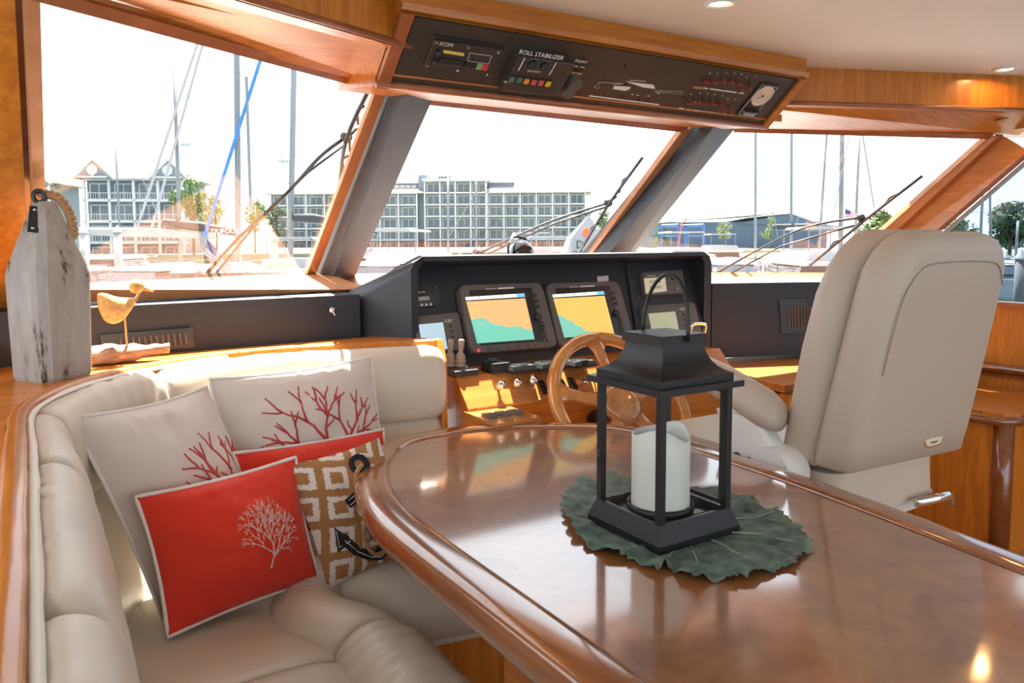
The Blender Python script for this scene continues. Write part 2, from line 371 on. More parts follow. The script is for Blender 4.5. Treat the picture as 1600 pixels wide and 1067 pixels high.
eL = (dL[3]-dL[1]); nLd = V((eL.y, -eL.x, 0)).normalized()
FL = lambda x, y: pl(x, y, dL[1]+nLd*.003, nLd)
vent([(155, 525), (301, 513), (304, 541), (160, 551)], FL, 12, 'air_vent', dashP)
eR = (dR[2]-dR[1]); nRd = V((eR.y, -eR.x, 0)).normalized()
FR = lambda x, y: pl(x, y, dR[1]+nRd*.003, nRd)
vent([(1217, 469), (1275, 467), (1275, 519), (1221, 520)], FR, 9, 'air_vent', dashS)
hk = FL(519, 490)
B().lathe([(.012, 0), (.012, .004), (.006, .006), (0, .007)], hk+V((0, 0, .012)), 12, nLd).tube([hk+nLd*.006+V((0, 0, .012)), hk+nLd*.018, hk+nLd*.012+V((.008, 0, -.014))], .003, 6).ob('hook', CHROME, dashP, True)
# ================================================================== OVERHEAD CONSOLE
OX0, OX1 = .985, 2.70
pb, pt = V((0, 2.28, 1.85)), V((0, 2.10, 2.006))
oc = thing('overhead_console', (1.84, 2.3, 1.83), 'wood-framed overhead console with black switch and radio panel', 'console')
prof = [(2.315, 1.832), (2.295, 1.838), (2.285, 1.856), (2.105, 2.012), (2.078, 2.012), (2.072, 2.03), (2.09, 2.036), (2.09, HZ), (2.62, HZ), (2.62, 1.87), (2.36, 1.842)]
B().loft([[V((x, y, z)) for y, z in prof] for x in (OX0-.05, OX1+.045)]).ob('housing', WOODH, oc)
pn = V((0, pt.z-pb.z, -(pt.y-pb.y))).normalized()
if pn.y > 0: pn.negate()
pu_ = (pt-pb).normalized()
PANELN = pn
opan = B().prism([pb+V((OX0, 0, 0)), pb+V((OX1, 0, 0)), pt+V((OX1, 0, 0)), pt+V((OX0, 0, 0))], pn*.008).ob('switch_panel', PANEL, oc)
for x in (OX0-.028, OX1+.022): B().prism([pb+V((x-.02, 0, 0))-pu_*.02, pb+V((x+.02, 0, 0))-pu_*.02, pt+V((x+.02, 0, 0))+pu_*.01, pt+V((x-.02, 0, 0))+pu_*.01], pn*.018).ob('edge_moulding', REDW if x < 1 else WOODH, oc)
B().tube([pb+V((OX0-.05, 0, -.012)), pb+V((OX1+.04, 0, -.012))], .013, 8).ob('edge_moulding', REDW, oc, True)
PANW, PANH = OX1-OX0, (pt-pb).length
OPM = Matrix((V((1, 0, 0)), pu_, pn)).transposed()
def op(x, y, h=.008): return pb+V((OX0+x, 0, 0))+pu_*y+pn*h      # panel coordinates in metres from lower left
def oppx(x, y):                                                     # photo pixel -> panel coordinates
    q = pl(x, y, pb+pn*.008, pn)-pb-V((OX0, 0, 0)); return q.x, q.dot(pu_)
# ================================================================== SETTEE (swept sections round the corner)
TX, RC, CX, CYY = -.043, .75, .707, 1.825
S0, SA, SB = -1.3, CYY, CYY+RC*pi/2
SEND = SB+.525
def spath(s):
    if s <= SA: return V((TX, s, 0)), V((1, 0, 0)), 0.
    if s <= SB:
        a = (s-SA)/RC; return V((CX-RC*math.cos(a), CYY+RC*math.sin(a), 0)), V((math.cos(a), -math.sin(a), 0)), 1.
    return V((CX+s-SB, CYY+RC-.2*(s-SB), 0)), V((-.2, -1, 0)).normalized(), 0.
def sm(x): x = max(0, min(1, x)); return x*x*(3-2*x)
def SP(s, d, z):
    p, n, _ = spath(s); k = sm((s-SA+.25)/.25)*(1-sm((s-SB)/.25)); lim = .70/.80
    return p+n*(d*(1-k*(1-lim)))+V((0, 0, z))
def smooth_loop(pts, n=4): return [(p.x, p.y) for p in bez([V((a, b, 0)) for a, b in pts], n, True)]
def sweep(name, loop, s0, s1, m, par, puff=.05, amt=.25, ds=.035, pleat=0, pfreq=60, seed=1):
    cx_ = sum(p[0] for p in loop)/len(loop); cz_ = sum(p[1] for p in loop)/len(loop); secs = []
    n = max(3, int((s1-s0)/ds)); rnd = random.Random(seed)
    ss = sorted(set([s0+(s1-s0)*i/n for i in range(n+1)]+([s0+puff*t for t in (.1, .3, .6)]+[s1-puff*t for t in (.1, .3, .6)] if puff else [])))
    for s in ss:
        e = min(s-s0, s1-s)/puff if puff else 1; k = 1-amt*(1-math.sqrt(max(0, 1-(1-min(1, e))**2)))
        row = []
        for i, (d, z) in enumerate(loop):
            q = pleat*math.sin(s*pfreq*2*pi+1.6*math.sin(s*23+i*.25+seed))*(.5+.5*math.sin(s*9+seed)) if pleat else 0
            q += .0025*noise.noise(V((s*14, d*14, z*14+seed)))
            r = math.hypot(d-cx_, z-cz_) or 1
            row.append(SP(s, cx_+(d-cx_)*k*(1+q/r), cz_+(z-cz_)*k*(1+q/r)))
        secs.append(row)
    return B().loft(secs).ob(name, m, par, ang=60)
sofa = thing('settee', (.4, 1.2, 0), 'cream leather corner settee wrapped around the table', 'settee')
yA, yB = az(60, 1000, .95).y, az(75, 737, .96).y
BOL = smooth_loop([(.02, .955), (.04, .982), (.07, .982), (.10, .958), (.120, .90), (.126, .83), (.115, .765), (.09, .73), (.04, .72), (.02, .75)])
LOW = smooth_loop([(.02, .74), (.07, .735), (.10, .70), (.14, .62), (.18, .52), (.20, .43), (.12, .40), (.02, .42)])
SEAT = smooth_loop([(.05, .32), (.05, .42), (.20, .44), (.40, .448), (.56, .44), (.60, .40), (.60, .32), (.3, .30)])
ROLL = smooth_loop([(.565, .39), (.58, .445), (.63, .485), (.69, .49), (.75, .468), (.79, .40), (.79, .34), (.76, .295), (.66, .29), (.58, .31)])
segs = [S0, yA-.62, yA, yB, SA+.10*RC*pi/2, SA+.60*RC*pi/2, SEND]
for i in range(len(segs)-1):
    last = i == len(segs)-2
    sweep('back_bolster', BOL, segs[i]+.002, segs[i+1]-.002, LEATHER, sofa, .05 if not last else .07, .22, .02, (.0040 if i in (2, 4) else .0012), 14 if i != 2 else 20, i+1)
for i, (u, v) in enumerate(((S0, yA-.3), (yA-.3, yB+.12), (yB+.12, SA+.55*RC*pi/2), (SA+.55*RC*pi/2, SEND-.01))):
    sweep('back_cushion', LOW, u+.002, v-.002, LEATHER, sofa, .05, .15, .03, seed=i+11)
yS = az(440, 1042, .44).y
for i, (u, v) in enumerate(((S0, yS-.02), (yS-.02, SA+.5*RC*pi/2), (SA+.5*RC*pi/2, SEND-.01))):
    sweep('seat_cushion', SEAT, u+.002, v-.002, LEATHER, sofa, .04, .12, .03, seed=i+21)
yR = az(640, 962, .47).y
for i, (u, v) in enumerate(((S0, yR-.75), (yR-.75, yR+.0), (yR+.0, SB-.12), (SB-.12, SEND-.01))):
    sweep('front_bolster', ROLL, u+.002, v-.002, LEATHER, sofa, .05, .2, .014, .0055 if i == 1 else .0008, 17, seed=i+31)
sweep('base_panel', [(.06, .285), (.06, .33), (.77, .33), (.77, .285)], S0, SEND-.02, LEATHER, sofa, 0, 0, .05)
sweep('plinth', [(.08, 0.0), (.08, .285), (.765, .285), (.765, 0.0)], S0, SEND-.03, WOOD, sofa, 0, 0, .05)
sweep('plinth_moulding', [(.765, .0), (.765, .05), (.78, .045), (.785, .025), (.78, .0)], S0, SEND-.03, DARKW, sofa, 0, 0, .05)
sweep('top_trim', [(-.012, .962), (-.012, .992), (-.004, 1.0), (.018, 1.0), (.026, .99), (.026, .962)], S0, SEND, WOODY, sofa, 0, 0, .04)
sweep('piping', smooth_loop([(.024, .985), (.032, .992), (.04, .985), (.032, .978)], 2), S0, SB-.2, mat('cream_piping', (.72, .68, .60), .5), sofa, 0, 0, .03)
pe, ne, _ = spath(SEND-.004)
e0 = SP(SEND-.012, -.012, .5); 
B().prism([SP(SEND-.014, -.012, .5), SP(SEND-.014, .10, .5), SP(SEND-.014, .10, .93), SP(SEND-.014, .05, 1.0), SP(SEND-.014, -.012, 1.0)], V((.02, -.002, 0))).ob('end_panel', WOOD, sofa)
# wooden ledge between settee and dash
secs = []
for i in range(61):
    s = S0+(SEND-S0)*i/60; p, n, _ = spath(s)
    if s <= SA: q = V((-.52, p.y, 0))
    elif s <= SB:
        k = (s-SA)/(SB-SA); q = V((-.52, CYY+(2.73-CYY)*min(1, k*1.8), 0)) if k < .55 else V((-.52+(CX+.52)*(k-.55)/.45, 2.73, 0))
    else: q = V((p.x, 2.735, 0))
    p = p+n*-.012
    if q.y > 2.64 and q.x > -.1: q.y = 2.665+.07*max(0, min(1, (q.x-.1)/1.0))
    secs.append([V((p.x, p.y, .99)), V((q.x, q.y, .99)), V((q.x, q.y, .95)), V((p.x, p.y, .95))])
ledge = B().loft(secs).ob('window_ledge', WOODH); tag(ledge, 'varnished cherry ledge behind the settee back', 'ledge')
struct(B().box((-.30, 2.56, 1.03), (.42, .16, .07), bev=.012).ob('trim_17', WOODH))
# ================================================================== TABLE
tb = thing('dining_table', (1.15, 1.0, 0), 'glossy burl-topped table with a raised wooden rim', 'table')
TZ = .74
out = [(.618, -.5), (.618, .4), (.618, 1.0), (.618, 1.45), (.628, 1.62), (.652, 1.75), (.695, 1.885), (.765, 2.03), (.868, 2.15), (1.0, 2.213), (1.19, 2.22), (1.36, 2.172), (1.53, 2.065), (1.635, 1.965), (1.692, 1.82), (1.70, 1.656), (1.692, 1.31), (1.66, 1.0), (1.615, .7), (1.53, .1), (1.45, -.5)]
O = bez([V((x, y, 0)) for x, y in out], 5)
def inset(P, d):
    k = len(P); r = []
    for i in range(k):
        t = (P[(i+1) % k]-P[i-1] if 0 < i < k-1 else (P[1]-P[0] if i == 0 else P[-1]-P[-2])).normalized()
        r.append(P[i]+V((t.y, -t.x, 0))*d)
    return r
rim = [(.010, -.068), (.0, -.058), (-.003, -.035), (0, -.014), (.009, -.003), (.022, .001), (.070, .0015), (.079, -.0005), (.083, -.006), (.083, -.03)]
secs = [[p+V((0, 0, TZ+z)) for p in inset(O, d)] for d, z in rim]
B().loft(secs, cap=False, closed=True).ob('rim', RIMW, tb, ang=50)
I = inset(O, .081)
mob('table_top', [p+V((0, 0, TZ-.006)) for p in I], [tuple(range(len(I)))], BURL, tb)
mob('underside', [p+V((0, 0, TZ-.05)) for p in inset(O, .012)], [tuple(range(len(I)))], RIMW, tb)
secs = [[p+V((0, 0, TZ-.0055+z)) for p in inset(O, d)] for d, z in ((.086, 0), (.0865, .0006), (.0885, .0006), (.089, 0))]
B().loft(secs, cap=False, closed=True).ob('inlay_line', DARKW, tb)
B().box((1.15, .75, .345), (.34, .5, .69), bev=.02).ob('pedestal', WOOD, tb)
# ================================================================== LEAF PLACEMAT, LANTERN, CANDLE
LX, LY = 1.1275, 1.194
lp = [(880, 775), (905, 752), (940, 749), (963, 740), (990, 750), (1020, 760), (1060, 765), (1110, 768), (1145, 771), (1175, 777), (1188, 795), (1210, 798), (1225, 812), (1250, 820), (1258, 838), (1273, 858), (1250, 872), (1240, 884), (1205, 893), (1166, 905), (1130, 904), (1092, 908), (1062, 898), (1040, 884), (1030, 897), (1000, 882), (960, 866), (925, 858), (900, 838), (884, 812), (876, 793)]
LP = [az(x, y, TZ) for x, y in lp]; lc = sum(LP, V((0, 0, 0)))/len(LP); rr = random.Random(4)
ring = []
for i in range(len(LP)):
    for j in range(7):
        p = LP[i].lerp(LP[(i+1) % len(LP)], j/7); ring.append(lc+(p-lc)*(1+rr.uniform(-.03, .025)))
nr = len(ring); NR = 22
def leafp(i, k):
    t = k/NR; p = lc.lerp(ring[i], t); a = i/nr
    wv = .5+.5*math.sin(a*2*pi*13+2*t); h = .0015+.011*t*t*wv+.007*noise.noise(V((p.x*34, p.y*34, 0)))*t+.012*t*abs(noise.noise(V((p.x*14, p.y*14, 3))))+.006*t*abs(math.sin(a*2*pi*9+6*noise.noise(V((p.x*8, p.y*8, 1)))))
    if abs(p.x-LX) < .125 and abs(p.y-LY) < .125: h = min(h, .001)
    return V((p.x, p.y, TZ-.005+max(.0008, h)))
vs = [leafp(i, k) for k in range(NR+1) for i in range(nr)]
fs = [(k*nr+i, k*nr+(i+1) % nr, (k+1)*nr+(i+1) % nr, (k+1)*nr+i) for k in range(NR) for i in range(nr)]
LEAF, _n, _p = newmat('dusty_green_leaf'); _tc = _n.nodes.new('ShaderNodeTexCoord'); _no = _n.nodes.new('ShaderNodeTexNoise'); _no.inputs['Scale'].default_value = 28; _no.inputs['Detail'].default_value = 6
lk(_n, _tc.outputs['Object'], _no.inputs[0]); _r2 = _n.nodes.new('ShaderNodeValToRGB'); _r2.color_ramp.elements[0].color = (.025, .05, .04, 1); _r2.color_ramp.elements[1].color = (.14, .20, .15, 1); _r2.color_ramp.elements[0].position = .3; _r2.color_ramp.elements[1].position = .75
lk(_n, _no.outputs[0], _r2.inputs[0]); lk(_n, _r2.outputs[0], _p.inputs['Base Color']); _p.inputs['Roughness'].default_value = .65
_bq = _n.nodes.new('ShaderNodeBump'); _bq.inputs['Strength'].default_value = .8; _bq.inputs['Distance'].default_value = .006; lk(_n, _no.outputs[0], _bq.inputs['Height']); lk(_n, _bq.outputs[0], _p.inputs['Normal'])
lm = thing('leaf_placemat', lc, 'dusty green artificial leaf placemat under the lantern', 'placemat')
o = mob('leaf_blade', vs, fs, LEAF, lm, True); so_ = o.modifiers.new('thick', 'SOLIDIFY'); so_.thickness = .0012
VEIN = mat('leaf_vein', (.34, .38, .28), .6)
for k in range(11):
    i0 = int(nr*(k+.3)/11); pts = [leafp(int(i0+3*math.sin(t*2.1+k)) % nr, t*NR)+V((0, 0, .0006)) for t in (0, .15, .3, .45, .6, .75, .9)]
    B().tube(pts, [.002, .0018, .0016, .0014, .0011, .0008, .0004], 5).ob('vein', VEIN, lm, True)
lan = thing('lantern', (LX, LY, TZ), 'black metal lantern with glass sides and looped handle on the table', 'lantern')
def sq(a, z): return [V((LX-a, LY-a, z)), V((LX+a, LY-a, z)), V((LX+a, LY+a, z)), V((LX-a, LY+a, z))]
z0 = TZ-.003
B().loft([sq(.1134, z0), sq(.1134, z0+.014), sq(.0996, z0+.05), sq(.094, z0+.05), sq(.09, z0+.035)]).ob('base', LMETAL, lan)
for sx in (-1, 1):
    for sy in (-1, 1): B().box((LX+sx*.0925, LY+sy*.0925, (z0+.05+1.05)/2), (.0145, .0145, 1.05-z0-.05)).ob('post', LMETAL, lan)
B().loft([sq(.1162, 1.047), sq(.1162, 1.0605), sq(.101, 1.0605), sq(.101, 1.075), sq(.099, 1.076)]).ob('eave', LMETAL, lan)
rp = [(.0985, 1.076), (.088, 1.0805), (.078, 1.088), (.069, 1.099), (.0625, 1.112), (.0585, 1.126), (.057, 1.138)]
B().loft([sq(a, z) for a, z in rp]).ob('roof', LMETAL, lan, ang=30)
B().loft([sq(.0625, 1.137), sq(.0625, 1.154), sq(.060, 1.156)]).ob('cap', LMETAL, lan)
hpts = []
for i in range(25):
    a = pi*i/24; hpts.append(V((LX+.012*math.sin(a), LY-.069*math.cos(a), 1.143+.135*math.sin(a)**.85)))
B().tube(hpts, .0042, 8).ob('handle', LMETAL, lan, True)
for sx, sy in ((-1, 0), (0, -1), (0, 1), (1, 0)):
    B().box((LX+sx*.0925, LY+sy*.0925, .918), (.002 if sx else .17, .002 if sy else .17, .262)).ob('glass_pane', LGLASS, lan)
fr = B()
for z in (.797, 1.036): fr.box((LX+.0925, LY, z), (.008, .17, .008))
for y in (-.08, .08): fr.box((LX+.0925, LY+y, .917), (.008, .008, .24))
d_ = fr.ob('door', LMETAL, lan)
for z in (.86, .97): B().cyl((LX+.099, LY-.088, z-.012), (LX+.099, LY-.088, z+.012), .004).ob('hinge', LMETAL, d_)
for z in (.885, .895): B().lathe([(.004, 0), (.0045, .004), (0, .007)], (LX-.1, LY+.088, z), 8, (-1, 0, 0)).ob('latch_stud', LMETAL, lan)
B().box((LX+.05, LY-.05, z0+.0365), (.03, .02, .001)).ob('sticker', mat('silver_sticker', (.5, .48, .42), .4), lan)
cn = thing('candle', (LX-.002, LY+.004, z0+.036), 'ivory pillar candle with a wavy top inside the lantern', 'candle')
cb = z0+.038; cx_, cy_ = LX-.002, LY+.004
WAX = mat('ivory_wax', (.74, .74, .66), .45); WAX.node_tree.nodes['Principled BSDF'].inputs['Subsurface Weight'].default_value = .15; WAX.node_tree.nodes['Principled BSDF'].inputs['Subsurface Radius'].default_value = (.02, .015, .01)
secs = []
for r, zf in ((.062, 0), (.0625, .01), (.0615, .06), (.062, .12), (.0615, 1), (.058, 1.01), (.056, .99), (.054, .93), (.0, .90)):
    row = []
    for j in range(36):
        a = 2*pi*j/36; top = .168+.010*math.sin(a*2+.6)+.006*math.sin(3*a+2)
        z = cb+(zf if zf < .5 else top*zf)
        row.append(V((cx_+r*math.cos(a), cy_+r*math.sin(a), z)))
    secs.append(row)
B().loft(secs, cap=False).ob('wax_body', WAX, cn, True)
B().lathe([(.0, .0), (.069, 0), (.071, .004), (.071, .018), (.068, .018), (.068, .004), (0, .004)], (cx_, cy_, z0+.0355), 36).ob('dish', LMETAL, cn, True)
B().cyl((cx_, cy_, cb+.145), (cx_+.002, cy_, cb+.17), .0012, .001, 6).ob('wick', BLACK, cn)
# ================================================================== HELM CONSOLE
FP, FN = V((0, 2.705, 1.163)), V((0, -.935, .354)).normalized()
def FC(x, y, o=0): return pl(x, y, FP+FN*o, FN)
FU = V((1, 0, 0)).cross(FN); FU = -FU if FU.z < 0 else FU
hc = thing('helm_console', (1.97, 2.8, .78), 'black hooded helm console holding two chart plotters', 'console')
HX0, HX1, HY, HZt = 1.19, 2.755, 2.6, 1.292
def fy(z): return 2.705-(1.163-z)*.354/.935
# hood: visor top, sides with flare, rounded front rim
b = B()
N = 26
def hsec(x, k):
    # outer profile front->back for column x ; k = corner rounding drop
    return [V((x, HY, HZt-k)), V((x, HY+.03, HZt+.004-k)), V((x, HY+.25, HZt-.045-k)), V((x, 3.12, 1.152)), V((x, 3.12, 1.13)), V((x, HY+.22, HZt-.075-k)), V((x, fy(1.24)+.01, HZt-.045-k)), V((x, HY+.02, HZt-.026-k)), V((x, HY, HZt-.018-k))]
xs = [HX0+.05]+[HX0+.08+(HX1-HX0-.16)*i/8 for i in range(9)]+[HX1-.05]
b.loft([hsec(x, 0) for x in xs]); b.ob('visor', VINYL, hc, ang=45)
def side(xa, xb, sgn):
    f = sgn*.14
    o_ = [V((xa, HY, .72)), V((xa, HY, HZt-.05)), V((xa-sgn*.015, HY, HZt-.02)), V((xa-sgn*.05, HY, HZt))]
    back = [V((xa+f, 2.78, .72)), V((xa+f, 2.78, 1.13)), V((xa+f, 2.9, 1.15)), V((xa-sgn*.05, 3.12, 1.152))]
    inn = [V((xb, HY+.012, .72)), V((xb, HY+.012, HZt-.06)), V((xb, HY+.012, HZt-.045)), V((xb-sgn*.02, HY+.012, HZt-.03))]
    inb = [V((xb, 2.78, .72)), V((xb, 2.78, HZt-.06)), V((xb, 2.78, HZt-.05)), V((xb, 2.78, HZt-.05))]
    return B().loft([back, o_, inn, inb], cap=False, closed=False)
side(HX0, HX0+.035, -1).ob('side_cheek', VINYL, hc, ang=50); side(HX1, HX1-.035, 1).ob('side_cheek', VINYL, hc, ang=50)
B().prism([V((HX0+.03, fy(.72), .72)), V((HX1-.03, fy(.72), .72)), V((HX1-.03, fy(1.262), 1.262)), V((HX0+.03, fy(1.262), 1.262))], V((0, .03, 0))).ob('instrument_face', mat('face_black', (.02, .02, .022), .5, bump=.3, bscale=500), hc)
def rounded(px, o, r=.12, n=4):
    q = [FC(*p, o) for p in px]; res = []
    for i in range(4):
        a, c, d = q[i-1], q[i], q[(i+1) % 4]; L = min((a-c).length, (d-c).length)*r
        p, s = c+(a-c).normalized()*L, c+(d-c).normalized()*L
        for j in range(n+1):
            t = j/n; res.append(p*(1-t)**2+c*2*t*(1-t)+s*t*t)
    return res
def body(name, px, o0, o1, m, par, r=.12):
    P = rounded(px, 0, r); ctr = sum(P, V((0, 0, 0)))/len(P)
    return B().loft([[p+FN*o0 for p in P], [p+FN*(o1-.006) for p in P], [ctr+(p-ctr)*.985+FN*(o1-.001) for p in P], [ctr+(p-ctr)*.965+FN*o1 for p in P]]).ob(name, m, par, ang=40)
for px in ([(637, 415), (703, 411), (722, 560), (650, 570)], [(975, 410), (1100, 405), (1100, 520), (995, 540)]): body('sub_panel', px, .0, .012, VINYL, hc, .03)
def quadmat(name, px, o, m, par, uv=True):
    q = [FC(*p, o) for p in px]
    return mob(name, q, [(0, 3, 2, 1)] if ((q[1]-q[0]).cross(q[3]-q[0])).dot(FN) < 0 else [(0, 1, 2, 3)], m, par, uvs=[(0, 1), (1, 1), (1, 0), (0, 0)])
def uvnode(n): q = n.nodes.new('ShaderNodeUVMap'); q.uv_map = 'uv'; return q
def chart(name, land, sea, slope, thr, seed):
    m, n, p = newmat(name); u = uvnode(n); mp = n.nodes.new('ShaderNodeMapping'); mp.inputs['Location'].default_value = (seed, seed*.7, 0); lk(n, u.outputs[0], mp.inputs[0])
    no = n.nodes.new('ShaderNodeTexNoise'); no.inputs['Scale'].default_value = 3.2; no.inputs['Detail'].default_value = 7; no.inputs['Roughness'].default_value = .55; lk(n, mp.outputs[0], no.inputs[0])
    sx = n.nodes.new('ShaderNodeSeparateXYZ'); lk(n, u.outputs[0], sx.inputs[0])
    a1 = n.nodes.new('ShaderNodeMath'); a1.operation = 'MULTIPLY_ADD'; a1.inputs[1].default_value = slope; lk(n, sx.outputs[0], a1.inputs[0]); lk(n, sx.outputs[1], a1.inputs[2])
    a2 = n.nodes.new('ShaderNodeMath'); a2.operation = 'MULTIPLY_ADD'; a2.inputs[1].default_value = .9; lk(n, no.outputs[0], a2.inputs[0]); lk(n, a1.outputs[0], a2.inputs[2])
    r = n.nodes.new('ShaderNodeValToRGB'); r.color_ramp.interpolation = 'CONSTANT'; lk(n, a2.outputs[0], r.inputs[0])
    r.color_ramp.elements[0].color = (*sea, 1); r.color_ramp.elements[1].position = thr; r.color_ramp.elements[1].color = (*land, 1)
    e = r.color_ramp.elements.new(thr+.42); e.color = (*sea, 1)
    e = r.color_ramp.elements.new(thr+.50); e.color = (*land, 1)
    lk(n, r.outputs[0], p.inputs['Base Color']); lk(n, r.outputs[0], p.inputs['Emission Color']); p.inputs['Emission Strength'].default_value = .38; p.inputs['Roughness'].default_value = .25
    return m
def screenm(name, c, e): return mat(name, tuple(x*.3 for x in c), .2, emit=c, estr=e)
def text(name, s, o, M, size, m, par, align='CENTER', ext=.0003):
    c = bpy.data.curves.new(name, 'FONT'); c.body = s; c.size = size; c.align_x = align; c.align_y = 'CENTER'; c.extrude = ext; c.resolution_u = 2
    t = bpy.data.objects.new(name, c); COL.objects.link(t); bpy.context.view_layer.update()
    me = t.to_mesh(); vs = [V(o)+M@v.co for v in me.vertices]; fs = [tuple(p.vertices) for p in me.polygons]; t.to_mesh_clear()
    bpy.data.objects.remove(t); bpy.data.curves.remove(c)
    return mob(name, vs, fs, m, par)
FM = Matrix((V((1, 0, 0)), FU, FN)).transposed()
KNOB = mat('knob_rubber', (.03, .03, .032), .5); REDL = mat('red_lamp', (.8, .04, .03), .3, emit=(1, .05, .03), estr=.6)
def button(name, px, par, r, h, m=KNOB, o=.04):
    return B().lathe([(r, 0), (r*.95, h*.8), (r*.7, h), (0, h)], FC(*px, o), 12, FN).ob(name, m, par, True)
# chart plotters
P0 = [(709, 450), (838, 446), (864, 546), (728, 557)]
pt0 = V(FC(709, 450, .0))
cp = body('chart_plotter', P0, .0, .045, DGREY, hc)
body('screen_bezel', [(725, 459), (822, 454), (840, 537), (742, 544)], .045, .048, BLACK, cp, .03)
scr = quadmat('chart_screen', [(728.5, 471), (820.5, 466), (835.5, 530), (745.5, 536.5)], .0486, chart('chart_left', (.95, .55, .24), (.19, .66, .52), .35, 1.0, 1.3), cp)
quadmat('data_bar', [(727, 464), (806.5, 459), (807.5, 464.5), (728, 469.3)], .0487, screenm('data_bar_green', (.78, .86, .74), .8), cp)
quadmat('data_bar', [(806.5, 459), (819, 458), (820.5, 464), (807.5, 464.5)], .0487, screenm('data_bar_blue', (.18, .5, .68), .8), cp)
for x0 in (748, 766, 784): quadmat('divider', [(x0, 463.2-(x0-728)*.055), (x0+.8, 463.2-(x0-728)*.055), (x0+2, 467.5-(x0-728)*.055), (x0+1.2, 467.5-(x0-728)*.055)], .0489, BLACK, cp)
quadmat('name_bar', [(778, 449.5), (803, 448.5), (803, 452), (778, 453.2)], .0455, PRINT, cp)
text('brand_text', 'Raymarine', FC(768, 454.3, .0456)+FU*.008, FM, .012, PRINT, cp)
for px in ((690, 133), (672, 150), (697, 160), (680, 178), (705, 190)): button('key', (620+px[0]/3.2, 420+px[1]/3.2), cp, .0075, .006, KNOB, .045)
button('rotary_knob', (620+703/3.2, 420+243/3.2), cp, .016, .016, KNOB, .045)
for px, r in (((722, 272), .010), ((728, 294), .010), ((730, 328), .017), ((727, 362), .006), ((750, 360), .006)): button('key', (620+px[0]/3.2, 420+px[1]/3.2), cp, r, .005, KNOB, .045)
for i, px in enumerate(((408, 408), (462, 402), (513, 398), (563, 393), (612, 390), (662, 386))): button('soft_key', (620+px[0]/3.2, 420+px[1]/3.2), cp, .0065 if i == 0 else .009, .006, REDL if i == 0 else DGREY, .045)
off2 = FC(844.4, 447)-FC(709, 450)
cp2 = copy_tree(cp, hc, cp.location+off2)
for ch in cp2.children:
    if ch.name.startswith('chart_screen'): ch.data = ch.data.copy(); ch.data.materials[0] = chart('chart_right', (.86, .62, .16), (.22, .66, .55), .75, 1.12, 4.4)
# small displays
d1 = body('depth_display', [(635.6, 450), (682, 447), (686.5, 480), (639, 484)], .012, .02, BLACK, hc, .06)
quadmat('lcd', [(651, 464), (670.5, 462.6), (671.5, 468.5), (652, 470)], .0206, screenm('lcd_grey', (.32, .29, .26), .3), d1)
text('brand_text', 'SEA TEL', FC(659, 456.5, .0204), FM, .009, PRINT, d1)
for i in range(5): button('key', (645+i*7, 477.6-i*.5), d1, .0055, .003, WHITE if i else mat('blue_key', (.1, .12, .3), .4), .02)
for px in ((637.5, 452), (680, 449.3), (684, 478.5), (641, 482)): button('screw', px, d1, .002, .001, CHROME, .02)
d2 = body('engine_display', [(637, 499), (711, 491), (722, 549), (652, 559)], .012, .035, DGREY, hc, .1)
quadmat('screen', [(654, 507), (692, 503.5), (699.5, 545), (661.5, 550.5)], .0356, screenm('screen_blue', (.42, .58, .66), .7), d2)
text('brand_text', 'CAT', FC(701, 501.5, .0355), FM, .017, PRINT, d2)
for i in range(4): button('key', (703.5+i*1.8, 509.5+i*8.5), d2, .005, .005, KNOB, .035)
d3 = body('position_display', [(996, 428.5), (1059, 425), (1064.5, 460.5), (1000.5, 465.5)], .012, .035, DGREY, hc, .1)
quadmat('lcd', [(1006, 435), (1039, 432.5), (1042, 455), (1009, 458.7)], .0356, screenm('lcd_tan', (.55, .47, .34), .55), d3)
text('digits', '70 59.298', FC(1023.5, 440.5, .036), FM, .018, BLACK, d3); text('digits', '70 18.829', FC(1024.5, 449, .036), FM, .018, BLACK, d3)
text('brand_text', 'NORTHSTAR', FC(1018, 431, .0356), FM, .009, PRINT, d3)
button('keypad', (1051, 434), d3, .012, .003, KNOB, .035)
for x, y in ((1046, 444), (1053, 444), (1047, 452), (1054, 452), (1059, 451)): button('key', (x, y), d3, .0035, .003, WHITE if x > 1055 else KNOB, .035)
d4 = body('engine_display', [(995, 481), (1078, 475), (1092, 535), (1010, 545)], .012, .035, DGREY, hc, .1)
quadmat('screen', [(1013, 490), (1055, 486.5), (1064, 530), (1022, 536)], .0356, screenm('screen_olive', (.45, .45, .30), .55), d4)
text('brand_text', 'CAT', FC(1066.5, 483, .0355), FM, .017, PRINT, d4)
for i in range(3): button('key', (1068+i*1.8, 491+i*8.5), d4, .005, .005, KNOB, .035)
quadmat('notice_sticker', [(933, 432), (950.5, 430.5), (951, 439), (933.5, 440.5)], .004, mat('pink_white_sticker', (.72, .6, .58), .6), hc)
g = FC(1082, 540, .05); B().tube(bez([g+V((-.04, 0, -.01)), g+V((-.04, -.03, .09)), g+V((-.02, -.035, .105)), g+V((.035, -.035, .10)), g+V((.05, -.03, .085)), g+V((.05, 0, -.02))], 6), .008, 8).ob('grab_handle', CHROME, hc, True)
cm = thing('compass', ay(815, 395, 2.95)+V((0, 0, -.10)), 'black domed magnetic compass on top of the console hood', 'compass')
c0 = wl(cm)
B().lathe([(.075, 0), (.075, .05), (.07, .075), (.062, .085)], c0, 24).ob('bowl', BLACK, cm, True)
B().lathe([(.058, .083), (.057, .10), (.05, .125), (.036, .145), (.018, .156), (0, .158)], c0, 24).ob('dome', mat('compass_glass', (.01, .012, .016), .05, coat=1), cm, True)
